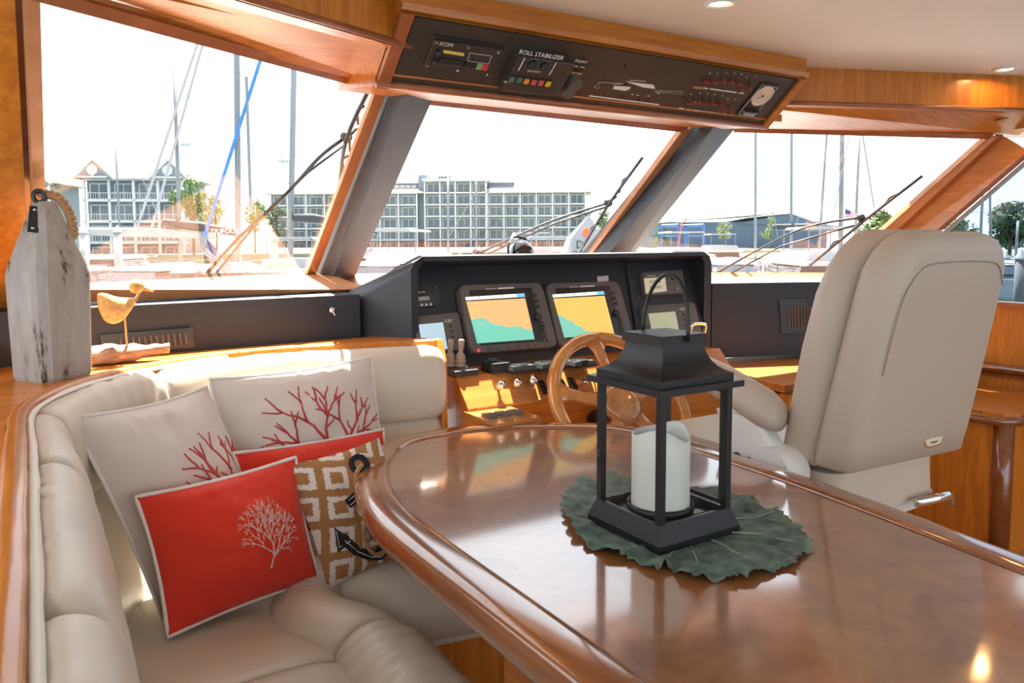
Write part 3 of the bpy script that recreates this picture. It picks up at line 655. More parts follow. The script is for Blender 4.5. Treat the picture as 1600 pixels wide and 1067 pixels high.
B().tube([c0+V((.063*math.cos(a), .063*math.sin(a), .092)) for a in [2*pi*i/24 for i in range(24)]], .004, 6, closed=True).ob('card_ring', mat('grey_card', (.35, .35, .36), .4), cm, True)
hv = [c0+V((-.074, -.01, .07)), c0+V((-.072, .0, .13)), c0+V((-.04, .02, .165)), c0+V((.0, .03, .172)), c0+V((.04, .02, .16))]
B().tube(bez(hv, 5), .010, 6, flat=.4).ob('sun_hood', BLACK, cm, True)
# ================================================================== HELM DESK (wood) with controls
hd = thing('helm_desk', (1.95, 2.45, 0), 'cherry wood helm desk with engine controls below the console', 'desk')
DX0, DX1 = 1.275, 2.62
DESKT = wood('desk_lacquer', (.40, .14, .03), (.52, .2, .045), .18, (1.2, 14, 14), 1.0)
B().loft([[V((x, 2.33, 0)), V((x, 2.33, .762)), V((x, 2.42, .858)), V((x, 2.60, .862)), V((x, 2.60, 0))] for x in (DX0, DX1)]).ob('body', WOODH, hd)
sn = V((0, -.096, .09)).normalized()
def DP(x, y, o=0): return pl(x, y, V((0, 2.33, .762))+sn*(.003+o), sn)
B().prism([V((DX0, 2.331, .764)), V((DX1, 2.331, .764)), V((DX1, 2.42, .859)), V((DX0, 2.42, .859))], sn*.004).ob('switch_plate', DESKT, hd)
B().tube([(DX0, 2.33, .757), (DX1, 2.33, .757)], .010, 6).ob('edge_moulding', WOODY, hd, True)
DU = V((0, .09, .096)).normalized()
for x, y in ((778, 609), (803.5, 606), (828, 602)):
    p = DP(x, y); k = B().lathe([(.006, 0), (.006, .02)], p, 10, sn).lathe([(.008, .018), (.017, .024), (.018, .034), (.014, .042), (0, .045)], p, 16, sn).ob('pull_knob', CHROME, hd, True)
RM = Matrix((V((1, 0, 0)), DU, sn)).transposed()
def rocker(c, M, par, w=.022, l=.05, m=BLACK):
    prof_ = [(-l/2, 0), (-l/2, .006), (-l*.35, .018), (-l*.1, .012), (l*.3, .010), (l/2, .006), (l/2, 0)]
    return B().loft([[V(c)+M@V((s*w/2, y, z)) for y, z in prof_] for s in (-1, 1)]).ob('rocker_switch', m, par)
for x, y in ((848, 606), (862, 603), (878, 603), (893, 601)): rocker(DP(x, y), RM, hd, .024, .06)
B().lathe([(.014, 0), (.014, .012), (.010, .016), (0, .017)], DP(902, 599), 14, sn).ob('buzzer', mat('orange_plastic', (.7, .22, .05), .4), hd, True)
kp = DP(914, 598)
B().lathe([(.012, 0), (.012, .006), (.007, .008), (.007, .014), (0, .014)], kp, 14, sn).ob('ignition_lock', CHROME, hd, True)
B().tube(bez([kp+sn*.016, kp+sn*.03+V((.012, -.02, -.01)), kp+V((.018, -.05, -.06)), kp+V((.02, -.05, -.10))], 5), .003, 6).ob('key_lanyard', mat('red_cord', (.6, .05, .05), .6), hd, True)
B().box(kp+V((.02, -.052, -.16)), (.055, .003, .075)).ob('key_tag', mat('brown_tag', (.5, .2, .08), .5), hd)
# instrument pods on the shelf
def pod(x, y, w, d, h, dial):
    c = az(x, y, .862); p = B().loft([[c+V((sx*w/2*k, sy*d/2*k, z)) for sx, sy in ((-1, -1), (1, -1), (1, 1), (-1, 1))] for k, z in ((1, 0), (1, h*.35), (.84, h))]).ob('instrument_pod', BLACK, hd)
    if dial: B().lathe([(w*.36, 0), (w*.36, .003), (w*.30, .004), (0, .004)], c+V((0, 0, h)), 24).ob('dial', mat('dial_glass', (.02, .02, .022), .06, coat=1), p, True)
    else:
        B().lathe([(w*.22, 0), (w*.2, .012), (0, .014)], c+V((-.01, .012, h)), 16).ob('knob', KNOB, p, True)
        for i in range(3): B().lathe([(.005, 0), (0, .004)], c+V((-.02+i*.02, -d*.3, h*.9)), 8).ob('key', WHITE, p)
pod(776, 580, .085, .09, .035, 0); pod(810, 579, .11, .10, .024, 1); pod(856, 575, .12, .10, .024, 1); pod(905, 571, .11, .09, .022, 1)
# throttle quadrant and trim switch pod
th = V((1.318, 2.48, .8625)); tq = B().box(th+V((0, -.005, .012)), (.10, .11, .024), bev=.006).ob('throttle_control', DGREY, hd)
B().box(th+V((.0, -.064, .0115)), (.10, .014, .021), bev=.004).ob('front_lip', BLACK, tq)
LEV = mat('lever_grip', (.34, .27, .22), .45)
for dx, dy in ((-.028, .012), (.002, -.012)):
    p = th+V((dx, dy, .024)); B().lathe([(.010, 0), (.022, .004), (.022, .012), (.018, .016), (.021, .02), (.021, .028), (.017, .032), (.019, .038), (.015, .048), (.009, .056), (.0085, .07), (.011, .085), (.012, .10), (.009, .104), (0, .105)], p, 16, (.05, -.05, 1)).ob('lever', LEV, tq, True)
for i in range(4): B().lathe([(.004, 0), (0, .003)], th+V((.018+i*.007, -.035+i*.012, .024)), 8).ob('indicator', mat('green_dot', (.3, .6, .4), .4) if i else WHITE, tq)
sp = B().prism([V((1.265, 2.12, .0)), V((1.44, 2.12, .0)), V((1.44, 2.33, .0)), V((1.265, 2.33, .0))], V((0, 0, .742))).ob('switch_pod', WOODH, hd)
B().prism([V((1.262, 2.117, .742)), V((1.445, 2.117, .742)), V((1.445, 2.335, .742)), V((1.262, 2.335, .742))], V((0, 0, .012))).ob('pod_top', DESKT, sp)
for i in range(3): rocker(V((1.30+i*.05, 2.22, .754)), Matrix.Identity(3), sp, .026, .07, DGREY)
# steering wheel
sw = thing('steering_wheel', ay(972, 632, 2.16), 'varnished wooden steering wheel at the helm', 'steering wheel')
wc = wl(sw); wn = V((-.0, -.80, .60)).normalized(); WM = basis(wn)
SWW = wood('wheel_wood', (.46, .16, .03), (.62, .26, .06), .15, (5, 5, 5), 1.0)
R = .285
B().tube([wc+WM@V((R*math.cos(2*pi*i/48), R*math.sin(2*pi*i/48), 0)) for i in range(48)], .025, 10, closed=True).ob('rim', SWW, sw, True)
B().lathe([(.075, -.02), (.08, -.01), (.08, .012), (.06, .02), (0, .022)], wc, 28, wn).ob('hub', SWW, sw, True)
for k in range(5):
    a = pi/2+2*pi*k/5; ca, sa = math.cos(a), math.sin(a); L = []; Rr = []
    for t in (0, .25, .5, .75, 1): L.append(wc+WM@V((ca*(.06+t*(R-.065)), sa*(.06+t*(R-.065)), 0))); Rr.append(.036-.012*math.sin(pi*t)+.02*max(0, t-.75)*4)
    B().tube(L, Rr, 10, flat=.45, upv=wn).ob('spoke', SWW, sw, True)
B().cyl(wc-wn*.01, V((wc.x, 2.325, wc.z-.09)), .03, .035, 16).ob('column', BLACK, sw, True)
# ================================================================== STARBOARD COUNTER AND CABINET
scn = thing('side_counter', (3.3, 2.4, 0), 'low cherry counter under the starboard dash in sunlight', 'counter')
B().box((3.3, 2.385, .36), (1.36, .60, .70)).ob('cabinet', WOOD, scn)
B().box((3.3, 2.375, .735), (1.38, .64, .03)).ob('counter_top', WOODH, scn)
B().tube([(2.62, 2.055, .73), (3.98, 2.055, .73)], .02, 8).ob('edge_moulding', DARKW, scn, True)
cb_ = thing('side_cabinet', (3.7, 2.0, 0), 'mahogany side cabinet with rounded top behind the helm seat', 'cabinet')
B().box((3.71, 1.79, .29), (.55, .44, .58)).ob('body', WOOD, cb_)
B().lathe([(.04, 0), (.04, .58)], (3.455, 1.60, 0), 16).ob('corner_post', DARKW, cb_, True)
P = [V((3.40, 2.02, .585)), V((3.40, 1.66, .585)), V((3.425, 1.59, .585)), V((3.49, 1.555, .585)), V((3.98, 1.555, .585)), V((3.98, 2.02, .585))]
B().prism(P, V((0, 0, .035))).ob('counter_top', WOODY, cb_)
B().tube(P[:-1], .021, 8).ob('edge_moulding', DARKW, cb_, True)
# ================================================================== HELM SEAT
hs = thing('helm_chair', (2.1, 1.55, 0), 'beige leather helm chair seen from behind with a maker plate', 'chair')
def rsec(x0, x1, y0, y1, z, r, n=6, zt=0):
    pts = []
    for cx, cy, a0 in ((x1-r, y1-r, 0), (x0+r, y1-r, pi/2), (x0+r, y0+r, pi), (x1-r, y0+r, 1.5*pi)):
        for i in range(n+1):
            a = a0+pi/2*i/n; pts.append(V((cx+r*math.cos(a), cy+r*math.sin(a), z+zt*(cx+r*math.cos(a)-x0))))
    return pts
def rec(z): return -.13*(z-.73)/.64
rear = []
for z, wi, d, r in ((.725, .02, .02, .03), (.735, .005, .005, .045), (.80, 0, 0, .05), (1.0, .004, 0, .055), (1.2, .012, 0, .06), (1.27, .022, .0, .06), (1.315, .045, .005, .06), (1.345, .08, .012, .055), (1.362, .12, .03, .045), (1.370, .16, .05, .03)):
    y = 1.205+rec(z); rear.append(rsec(1.80+wi, 2.395-wi, y+d, y+.135-d*.3, z, min(r, .06), zt=-.03 if z < .75 else 0))
B().loft(rear).ob('backrest_shell', SEATL, hs, ang=60)
fr_ = []
for z, wi, r in ((.72, .03, .03), (.74, .01, .05), (.85, 0, .06), (1.05, .004, .06), (1.2, .02, .06), (1.28, .05, .06), (1.33, .095, .055), (1.362, .15, .045), (1.376, .2, .03)):
    y = 1.32+rec(z)*.9; fr_.append(rsec(1.79+wi, 2.40-wi, y, y+.125, z, r))
B().loft(fr_).ob('backrest_pad', SEATL, hs, ang=60)
seam = [V((1.80+wi, 1.205+rec(z)+.06, z)) for z, wi in ((.80, -.001), (1.0, .003), (1.15, .008))]
SEAM = mat('seam_thread', (.30, .24, .19), .7)
st = [V((x, 1.2035+rec(z), z)) for x, z in ((1.845, 1.0), (1.85, 1.15), (1.865, 1.22), (1.90, 1.265), (1.95, 1.285), (2.1, 1.29), (2.25, 1.285), (2.30, 1.265), (2.335, 1.22))]
B().tube(bez(st, 4), .0016, 5).ob('seam', SEAM, hs)
B().loft([rsec(1.83, 2.36, 1.27, 1.98, z, r) for z, r in ((.57, .05), (.585, .07), (.65, .08), (.69, .08), (.705, .06))]).ob('seat_cushion', LEATHER, hs, ang=60)
B().loft([rsec(1.86, 2.33, 1.30, 1.94, z, .04) for z in (.52, .57)]).ob('seat_pan', SEATW, hs, ang=60)
B().tube([V((2.18, 1.24, .575)), V((2.32, 1.22, .575)), V((2.34, 1.22, .57)), V((2.34, 1.22, .545))], .009, 6, flat=1.6).ob('slide_bracket', CHROME, hs, True)
B().lathe([(.20, 0), (.20, .015), (.07, .04), (.06, .10), (.06, .52)], (2.1, 1.58, 0), 24).ob('pedestal', CHROME, hs, True)
for X_, s in ((1.765, 1),):
    arm = []
    for y, zc, h, wd in ((1.395, .845, .010, .02), (1.405, .85, .045, .045), (1.45, .865, .062, .055), (1.6, .915, .058, .055), (1.75, .955, .048, .052), (1.85, .975, .040, .045), (1.885, .98, .012, .02)):
        arm.append([V((X_+wd*math.cos(2*pi*j/14), y, zc+h*math.sin(2*pi*j/14)*(1 if math.sin(2*pi*j/14) > 0 else .9))) for j in range(14)])
    B().loft(arm).ob('armrest', SEATL, hs, ang=70)
    B().loft([rsec(X_-.03, X_+.03, y0, y1, z, .02) for y0, y1, z in ((1.34, 1.50, .60), (1.35, 1.56, .68), (1.37, 1.58, .74), (1.46, 1.62, .84))]).ob('arm_bracket', SEATW, hs, ang=50)
    B().lathe([(.07, -.045), (.072, -.03), (.072, .03), (.07, .045)], (X_, 1.40, .70), 24, (1, 0, 0)).ob('pivot', SEATW, hs, ang=40)
    for y, z, r in ((1.475, .70, .025), (1.525, .712, .016)): B().lathe([(r, 0), (r*.9, .016), (0, .018)], (X_-s*.03, y, z), 16, (-s, 0, 0)).ob('adjust_knob', KNOB, hs, True)
bp = V((2.185, 1.201, .785)); Mb = Matrix((V((1, 0, 0)), V((0, 0, 1)), V((0, -1, 0)))).transposed()
pts = [bp+Mb@V((.048*math.copysign(abs(math.cos(a))**.5, math.cos(a)), .033*math.copysign(abs(math.sin(a))**.5, math.sin(a)), 0)) for a in [2*pi*i/28 for i in range(28)]]
pl_ = B().loft([[p+V((0, .004, 0)) for p in pts], [p+V((0, -.003, 0)) for p in pts]]).ob('maker_plate', CHROME, hs)
B().loft([[bp+(p-bp)*.88+V((0, -.003, 0)) for p in pts], [bp+(p-bp)*.88+V((0, -.0045, 0)) for p in pts]]).ob('plate_face', mat('cream_enamel', (.72, .62, .5), .3), pl_)
text('plate_text', 'Marine Line', bp+V((0, -.0048, .017)), Mb, .014, BLACK, pl_); text('plate_text', 'Navigator', bp+V((0, -.0048, -.018)), Mb, .010, BLACK, pl_)
for dx in (-.033, 0, .033): B().lathe([(.006, 0), (0, .002)], bp+V((dx, -.0045, 0)), 12, (0, -1, 0)).ob('rivet', BRASS, pl_)
# ================================================================== OVERHEAD PANEL CONTENTS
def opq(pts, h=.0085): return [op(*oppx(x, y), h) for x, y in pts]
def obody(name, px, h, m, par, chamf=.97):
    q = opq(px, .008); c = sum(q, V((0, 0, 0)))/4
    return B().loft([q, [p+pn*h for p in q], [c+(p-c)*chamf+pn*(h+.002) for p in q]]).ob(name, m, par)
def oflat(name, px, m, par, h=.0088): return mob(name, opq(px, h), [(0, 1, 2, 3)], m, par)
def oat(x, y, h=.008): return op(*oppx(x, y), h)
def obtn(name, x, y, par, w, l, h, m, base=.008): return B().box(oat(x, y, base+h/2), (w, l, h), OPM, bev=min(w, l)*.15).ob(name, m, par)
OM = OPM
# radio unit
cr = lambda x, y: (655+x/11.43, 50+y/11.43)
ra = obody('radio_unit', [cr(255, 110), cr(1500, 290), cr(1225, 790), cr(60, 615)], .006, PANEL, opan, .985)
obody('radio_recess', [cr(215, 30), cr(1520, 235), cr(1500, 290), cr(250, 105)], .002, BLACK, opan)
oflat('lcd', [cr(425, 285), cr(790, 345), cr(780, 400), cr(412, 340)], screenm('lcd_amber', (.55, .36, .08), .4), ra, .0172)
for i in range(4): obtn('push_button', *cr(395+i*101, 480+i*15), ra, .026, .022, .008, BLACK, .015)
for i, m in enumerate((BLACK, BLACK, mat('green_button', (.2, .42, .15), .4), mat('red_button', (.7, .03, .03), .4))): obtn('push_button', *cr(850+i*97, 548+i*14), ra, .026, .022, .008, m, .015)
for x, y in ((315, 318), (252, 480)): B().lathe([(.008, 0), (.007, .012), (0, .013)], oat(*cr(x, y), .015), 12, pn).ob('knob', BLACK, ra, True)
for x, y in ((930, 390), (1025, 400), (910, 450), (1000, 462), (1128, 418), (1100, 480), (1215, 435), (1190, 490)): B().lathe([(.004, 0), (0, .003)], oat(*cr(x, y), .0165), 8, pn).ob('indicator', BLACK, ra)
for q in ([(885, 345), (1280, 400), (1225, 540), (850, 485)],):
    for a_, b2 in zip(q, q[1:]+q[:1]): B().tube([oat(*cr(*a_), .0168), oat(*cr(*b2), .0168)], .0008, 4).ob('print_line', PRINT, ra)
for x, y in ((298, 165), (862, 257), (1400, 340), (130, 588), (680, 665), (1213, 740)): B().lathe([(.005, 0), (.004, .002), (0, .002)], oat(*cr(x, y), .016), 10, pn).ob('screw', CHROME, ra)
text('brand_text', 'ICOM', oat(*cr(470, 195), .0168), OM, .018, PRINT, ra)
# roll stabiliser box
cs = lambda x, y: (640+x/5.714, 30+y/5.714)
sb = obody('stabilizer_unit', [cs(945, 268), cs(1445, 345), cs(1285, 630), cs(785, 575)], .034, PANEL, opan, .97)
SH = .0445
def sat(x, y, h=SH):
    d = ray(*cs(x, y)); pp = pb+pn*h; return EYE+d*((pp-EYE).dot(pn)/d.dot(pn))
text('title_text', 'ROLL STABILIZER', sat(1180, 322), OM, .0225, PRINT, sb); text('title_text', 'SENSITIVITY', sat(1110, 468), OM, .010, PRINT, sb); text('title_text', 'NAIAD', sat(875, 562), OM, .010, PRINT, sb)
for x, y in ((1095, 405), (1205, 420)):
    B().lathe([(.017, 0), (.016, .012), (.012, .014), (0, .014)], sat(x, y), 16, pn).ob('knob', KNOB, sb, True)
    for k in range(9):
        a = pi*(-.2+1.4*k/8); B().lathe([(.0014, 0), (0, .001)], sat(x, y)+Matrix(OM)@V((.023*math.cos(a), .023*math.sin(a), 0)), 6, pn).ob('tick', PRINT, sb)
for a_, b2 in (((1030, 345), (970, 458)), ((1308, 390), (1246, 498))): B().tube([sat(*a_), sat(*b2)], .0022, 4).ob('print_line', PRINT, sb)
for (x, y), c in zip(((915, 528), (980, 534), (1045, 546), (1110, 555), (1174, 560), (1238, 570)), ((.07, .16, .16), (.07, .16, .16), (.75, .32, .02), (.65, .10, .09), (.65, .10, .09), (.8, .5, .02))):
    k = B().box(sat(x, y, SH-.002), (.026, .034, .006), OM).ob('button_well', BLACK, sb); B().box(sat(x-2, y+8, SH+.001), (.019, .02, .008), OM, bev=.002).ob('lamp_button', mat('lamp_button', c, .35), sb)
# map light with round sticker
st_ = B().lathe([(.034, 0), (.034, .0015), (0, .0015)], oat(905, 101), 28, pn).ob('round_sticker', BLACK, opan)
text('sticker_text', 'Impact', oat(908, 95, .0098), OM, .019, PRINT, st_); text('sticker_text', 'PUSH   TURN', oat(905, 104, .0098), OM, .008, PRINT, st_)
oflat('sticker_band', [(891.5, 111), (911, 114), (906, 117), (893, 115)], mat('orange_band', (.7, .3, .04), .4), st_, .0099)
GREYP = mat('grey_rubber', (.10, .095, .09), .45)
for x, y, h in ((894, 124, .035), (885, 137, .030)): B().lathe([(.028, 0), (.028, h*.7), (.025, h), (0, h)], oat(x, y), 18, pn).ob('map_light_head', GREYP, opan, ang=40)
# boat diagram, indicator lamps
cd6 = lambda x, y: (900+x/4.571, 60+y/4.571)
for q in ([(345, 303), (385, 318), (480, 350), (565, 360), (553, 330), (430, 316)], [(272, 338), (390, 345), (384, 362), (350, 374), (263, 361)]):
    P_ = [oat(*cd6(x, y), .0086) for x, y in q]; mob('boat_diagram', P_, [tuple(range(len(P_)))], PRINT, opan)
for q, r in (([(92, 409), (592, 473)], .0026), ([(385, 298), (497, 306)], .001), ([(165, 312), (335, 322), (260, 330)], .0008), ([(130, 350), (165, 312), (160, 360), (130, 350)], .0006), ([(565, 372), (762, 378), (760, 396), (560, 380)], .0006), ([(395, 399), (412, 401)], .0016), ([(430, 404), (448, 406)], .0016), ([(508, 410), (526, 412)], .0016), ([(577, 390), (595, 392)], .0016)):
    B().tube([oat(*cd6(x, y), .0086) for x, y in q], r, 4).ob('diagram_line', PRINT, opan)
LAMPR = mat('dark_red_lamp', (.12, .01, .01), .3); LAMPG = mat('green_lamp', (.35, .5, .25), .3)
for x, y in ((205, 392), (203, 402), (318, 418), (345, 412), (345, 422), (455, 425), (453, 437), (500, 443), (515, 443), (350, 188), (346, 202), (195, 300), (352, 327), (365, 327)):
    B().lathe([(.0045, 0), (.003, .004), (0, .005)], oat(*cd6(x, y)), 8, pn).ob('indicator_lamp', LAMPR if y > 330 else BLACK, opan)
TOG = mat('red_toggle', (.32, .035, .03), .35)
R1 = [(915, 305), (970, 308), (1035, 302), (1090, 308), (1140, 315), (1180, 335), (1240, 330)]; R2 = [(790, 455), (855, 448), (908, 452), (960, 458), (1013, 466), (1052, 490), (1102, 495)]
for i, (x, y) in enumerate(R1+R2):
    p = oat(*cd6(x, y)); up_ = i % 7 not in (5, 6)
    t_ = B().lathe([(.007, 0), (.006, .006), (.004, .008)], p, 10, pn).tube([p+pn*.006, p+pn*.024+pu_*(.010 if up_ else -.012)], [.004, .0065], 8).ob('toggle_switch', TOG, opan, True)
    B().lathe([(.0035, 0), (.0025, .003), (0, .004)], oat(*cd6(x+40-(8 if i > 6 else 0), y-58)), 8, pn).ob('indicator_lamp', LAMPG, opan)
    B().lathe([(.003, 0), (0, .002)], oat(*cd6(x+22, y+32)), 6, pn).ob('screw', BLACK, opan)
for x, y, w_ in ((925, 356, 5), (980, 363, 7), (1030, 370, 7), (1090, 378, 9), (1130, 384, 5), (1180, 391, 5), (805, 508, 4), (860, 515, 7), (905, 522, 6), (950, 527, 8), (1000, 534, 8), (1050, 541, 8)):
    B().box(oat(*cd6(x, y), .0085), (w_*.0055, .005, .0006), OM).ob('switch_label', PRINT, opan)
oflat('warning_tag', [cd6(842, 340), cd6(905, 346), cd6(898, 364), cd6(835, 356)], mat('copper_tag', (.5, .2, .06), .4), opan); oflat('warning_tag', [cd6(735, 492), cd6(772, 497), cd6(765, 514), cd6(728, 508)], PRINT, opan)
# gauge plate
cg = lambda x, y: (1140+x/15.25, 120+y/15.25)
gg = obody('gauge_plate', [cg(750, 130), cg(1165, 185), cg(590, 920), cg(150, 870)], .004, BLACK, opan)
for a_, b2 in (((745, 180), (205, 840)), ((765, 185), (1125, 240)), ((1125, 240), (690, 760)), ((205, 875), (550, 920)), ((550, 900), (640, 840))): B().tube([oat(*cg(*a_), .0145), oat(*cg(*b2), .0145)], .0012, 4).ob('print_line', PRINT, gg)
gc = oat(*cg(760, 425), .014); ga = B().lathe([(.050, 0), (.050, .005), (.044, .006), (.043, .003), (0, .003)], gc, 32, pn).ob('gauge', mat('gauge_cream', (.78, .62, .48), .35), gg, True)
B().tube([gc+pn*.005, gc+pn*.005+OM@V((-.022, -.016, 0))], .001, 4).ob('needle', BLACK, ga); B().lathe([(.006, 0), (0, .003)], gc+pn*.004, 10, pn).ob('needle_hub', BLACK, ga)
for i in range(5): B().tube([oat(*cg(355+i*73, 745+i*8), .014), oat(*cg(355+i*73, 745+i*8), .03)-pu_*.006], .004, 6).ob('toggle_switch', BLACK, gg)
for i in range(4): B().tube([oat(*cg(300+i*10, 805+i*22), .0145), oat(*cg(560+i*5, 835+i*24), .0145)], .001, 4).ob('print_line', PRINT, gg)
for x, y in ((654, 30), (745, 42), (820, 53), (1047, 93), (1150, 118), (720, 148), (884, 152), (1004, 171), (1120, 184)): B().lathe([(.0035, 0), (0, .002)], oat(x, y), 8, pn).ob('screw', BLACK, opan)
# ================================================================== DOWNLIGHTS
LAMP = mat('lamp_lens', (1, .9, .7), .3, emit=(1, .72, .42), estr=26)
for k, (x, y, lab) in enumerate(((1125, 4, 'recessed white downlight above the overhead console'), (1572, 107, 'recessed white downlight over the starboard side'))):
    p = az(x, y, HZ); t = thing('downlight', p, lab, 'ceiling light', 'recessed cabin downlights')
    B().lathe([(.028, -.001), (.040, -.010), (.052, -.006), (.055, 0)], p, 28).ob('bezel', WHITE, t, True)
    B().lathe([(.028, -.003), (0, -.003)], p, 20).ob('lens', LAMP, t)
hk2 = az(137, 3, 1.93); t = B().lathe([(.009, 0), (.010, .01), (.009, .05)], hk2+V((0, 0, -.008)), 14).ob('door_stop', WHITE, None, True); tag(t, 'small white peg hanging from the port header', 'peg')
# ================================================================== CUSHIONS
def pxd(x, y, P, dist, far=True):
    """point on the pixel's ray at a given real distance from P"""
    d = ray(x, y); a = d.dot(d); b2 = d.dot(EYE-P); c = (EYE-P).dot(EYE-P)-dist*dist; D = b2*b2-a*c
    s = math.sqrt(max(0, D)); return EYE+d*((-b2+(s if far else -s))/a)
class Pillow:
    def __init__(s, c, t, seed=1, pinch=.06, puff=.6):
        s.c = [V(p) for p in c]; s.t = t; s.sd = seed; s.pinch = pinch; s.pf = puff
        n = (s.c[1]-s.c[0]).cross(s.c[3]-s.c[0]).normalized(); s.n = n if n.dot(EYE-s.c[0]) > 0 else -n
    def S(s, u, v, side=1, lift=0):
        a, b2 = u-.5, v-.5; a *= 1-s.pinch*(1-(2*b2)**2); b2 *= 1-s.pinch*(1-(2*(u-.5))**2); x, y = a+.5, b2+.5
        p = s.c[0]*(1-x)*(1-y)+s.c[1]*x*(1-y)+s.c[2]*x*y+s.c[3]*(1-x)*y
        h = (max(0, math.sin(pi*min(1, max(0, u))))*max(0, math.sin(pi*min(1, max(0, v)))))**s.pf
        w_ = noise.noise(V((u*5+s.sd*7, v*5, side)))*.16+noise.noise(V((u*11, v*11+s.sd, side)))*.07
        e = min(u, 1-u, v, 1-v); w_ += .55*math.exp(-e*9)*noise.noise(V((u*19+s.sd, v*19, 5)))*(1 if e > .002 else 0)
        return p+s.n*(side*(s.t/2*h*(1+w_)+lift))
    def make(s, par, m, name='cover'):
        N_ = 26; vs = []; uv = []; fs = []
        for side in (1, -1):
            k = len(vs)
            for i in range(N_+1):
                for j in range(N_+1): vs.append(s.S(i/N_, j/N_, side)); uv.append((i/N_, j/N_))
            for i in range(N_):
                for j in range(N_): q = (k+i*(N_+1)+j, k+(i+1)*(N_+1)+j, k+(i+1)*(N_+1)+j+1, k+i*(N_+1)+j+1); fs.append(q if side == 1 else q[::-1])
        return mob(name, vs, fs, m, par, True, uvs=uv)
    def edge(s, k=20):
        P = [(i/k, 0) for i in range(k)]+[(1, i/k) for i in range(k)]+[(1-i/k, 1) for i in range(k)]+[(0, 1-i/k) for i in range(k)]
        return [s.S(u, v, 1) for u, v in P]
    def draw(s, name, lines, r, m, par, lift=.0005):
        b2 = B()
        for ln in lines:
            w_ = ln[0]; pts = [s.S(min(.99, max(.01, u)), min(.99, max(.01, v)), 1, lift) for u, v in ln[1]]
            if len(pts) > 1: b2.tube(pts, [r*w_*(1-.35*i/(len(pts)-1)) for i in range(len(pts))], 6, flat=.5, upv=s.n)
        return b2.ob(name, m, par, True)
def coral(seed, root, ang, L, depth, asp=1.0, spread=.62, w0=1.0, jit=.18):
    rnd = random.Random(seed); out_ = []
    def br(u, v, a, l, d, w_):
        pts = [(u, v)]; n_ = 4
        for i in range(n_): a2 = a+rnd.uniform(-jit, jit)*1.5; u += math.cos(a2)*l/n_*asp; v += math.sin(a2)*l/n_; pts.append((u, v))
        out_.append((w_, pts))
        if d > 0:
            k = rnd.choice((2, 2, 3)) if d > 1 else 2
            for j in range(k): br(u, v, a+spread*(j-(k-1)/2)*rnd.uniform(.8, 1.25)+rnd.uniform(-.12, .12), l*rnd.uniform(.68, .9), d-1, w_*.8)
            if d > 1 and rnd.random() < .8:
                m_ = pts[2]; br(m_[0], m_[1], a+rnd.choice((-1, 1))*rnd.uniform(.6, .9), l*.55, d-2, w_*.62)
    br(root[0], root[1], ang, L, depth, w0); return out_
def fabric(name, c, var=.06, bs=700, sheen=.2): return mat(name, c, .85, spec=.2, bump=.35, bscale=bs, var=var, vscale=5, sheen=sheen)
CREAM = fabric('cream_canvas', (.62, .55, .49)); REDF = fabric('coral_red_canvas', (.66, .038, .018)); PIPE = fabric('white_piping', (.72, .66, .60)); CORAL = fabric('coral_embroidery', (.44, .055, .045)); WCOR = fabric('white_embroidery', (.72, .58, .50))
def cushion(name, label, C, t, m, pipe, seed, base, rp=.005, grp='scatter cushions on the settee'):
    T = thing(name, base, label, 'cushion', grp); P = Pillow(C, t, seed); P.make(T, m)
    if pipe: B().tube(P.edge(), rp, 6, closed=True).ob('piping', pipe, T, True)
    return T, P
# large cream cushion, port side
bl = az(254, 966, .465); tl = pxd(107, 652, bl, .455, True); tr = pxd(322, 604, tl, .44, True); brr = bl+(tr-tl)*1.0+V((.02, -.02, -.02))
T, P = cushion('coral_cushion', 'large cream cushion with red coral leaning in the port corner', [bl, brr, tr, tl], .18, CREAM, PIPE, 1, bl)
P.draw('coral_embroidery', coral(5, (.74, .24), 2.0, .19, 3)+coral(8, (.74, .24), 1.2, .18, 3)+coral(3, (.74, .24), 2.7, .15, 3), .0066, CORAL, T)
# large cream cushion, forward side
tl = ay(327, 592, 2.33); tr = ay(581, 557, 2.36); bl = tl+V((.03, -.10, -.44)); brr = tr+V((.03, -.10, -.44))
T, P = cushion('coral_cushion', 'large cream cushion with red coral against the forward backrest', [bl, brr, tr, tl], .17, CREAM, PIPE, 2, bl)
P.draw('coral_embroidery', coral(12, (.64, .28), 1.9, .21, 3)+coral(17, (.64, .28), 1.1, .19, 3)+coral(21, (.62, .28), 2.6, .17, 3)+coral(22, (.66, .28), .6, .14, 2), .0066, CORAL, T)
# red cushion behind
tl = ay(364, 708, 2.13); tr = ay(599, 670, 2.25); bl = tl+V((.02, -.07, -.25)); brr = tr+V((.02, -.07, -.25))
T, P = cushion('lumbar_cushion', 'plain red lumbar cushion behind the patterned one', [bl, brr, tr, tl], .11, REDF, PIPE, 3, bl)
# red cushion in front
bl = az(262, 996, .462); brr = az(500, 905, .475); tl = pxd(211, 776, bl, .31, True); tr = pxd(462, 714, tl, (brr-bl).length*1.02, True)
T, P = cushion('lumbar_cushion', 'red lumbar cushion with white coral at the front of the pile', [bl, brr, tr, tl], .16, REDF, PIPE, 4, bl)
P.draw('coral_embroidery', coral(33, (.63, .22), 1.15, .09, 1, .8, .5, 1.5)+coral(41, (.66, .32), 1.75, .13, 5, .72, .62)+coral(45, (.67, .31), 1.15, .11, 4, .72, .6)+coral(46, (.66, .33), 2.4, .10, 4, .72, .6)+coral(52, (.68, .32), .6, .10, 4, .72, .6), .0019, WCOR, T)
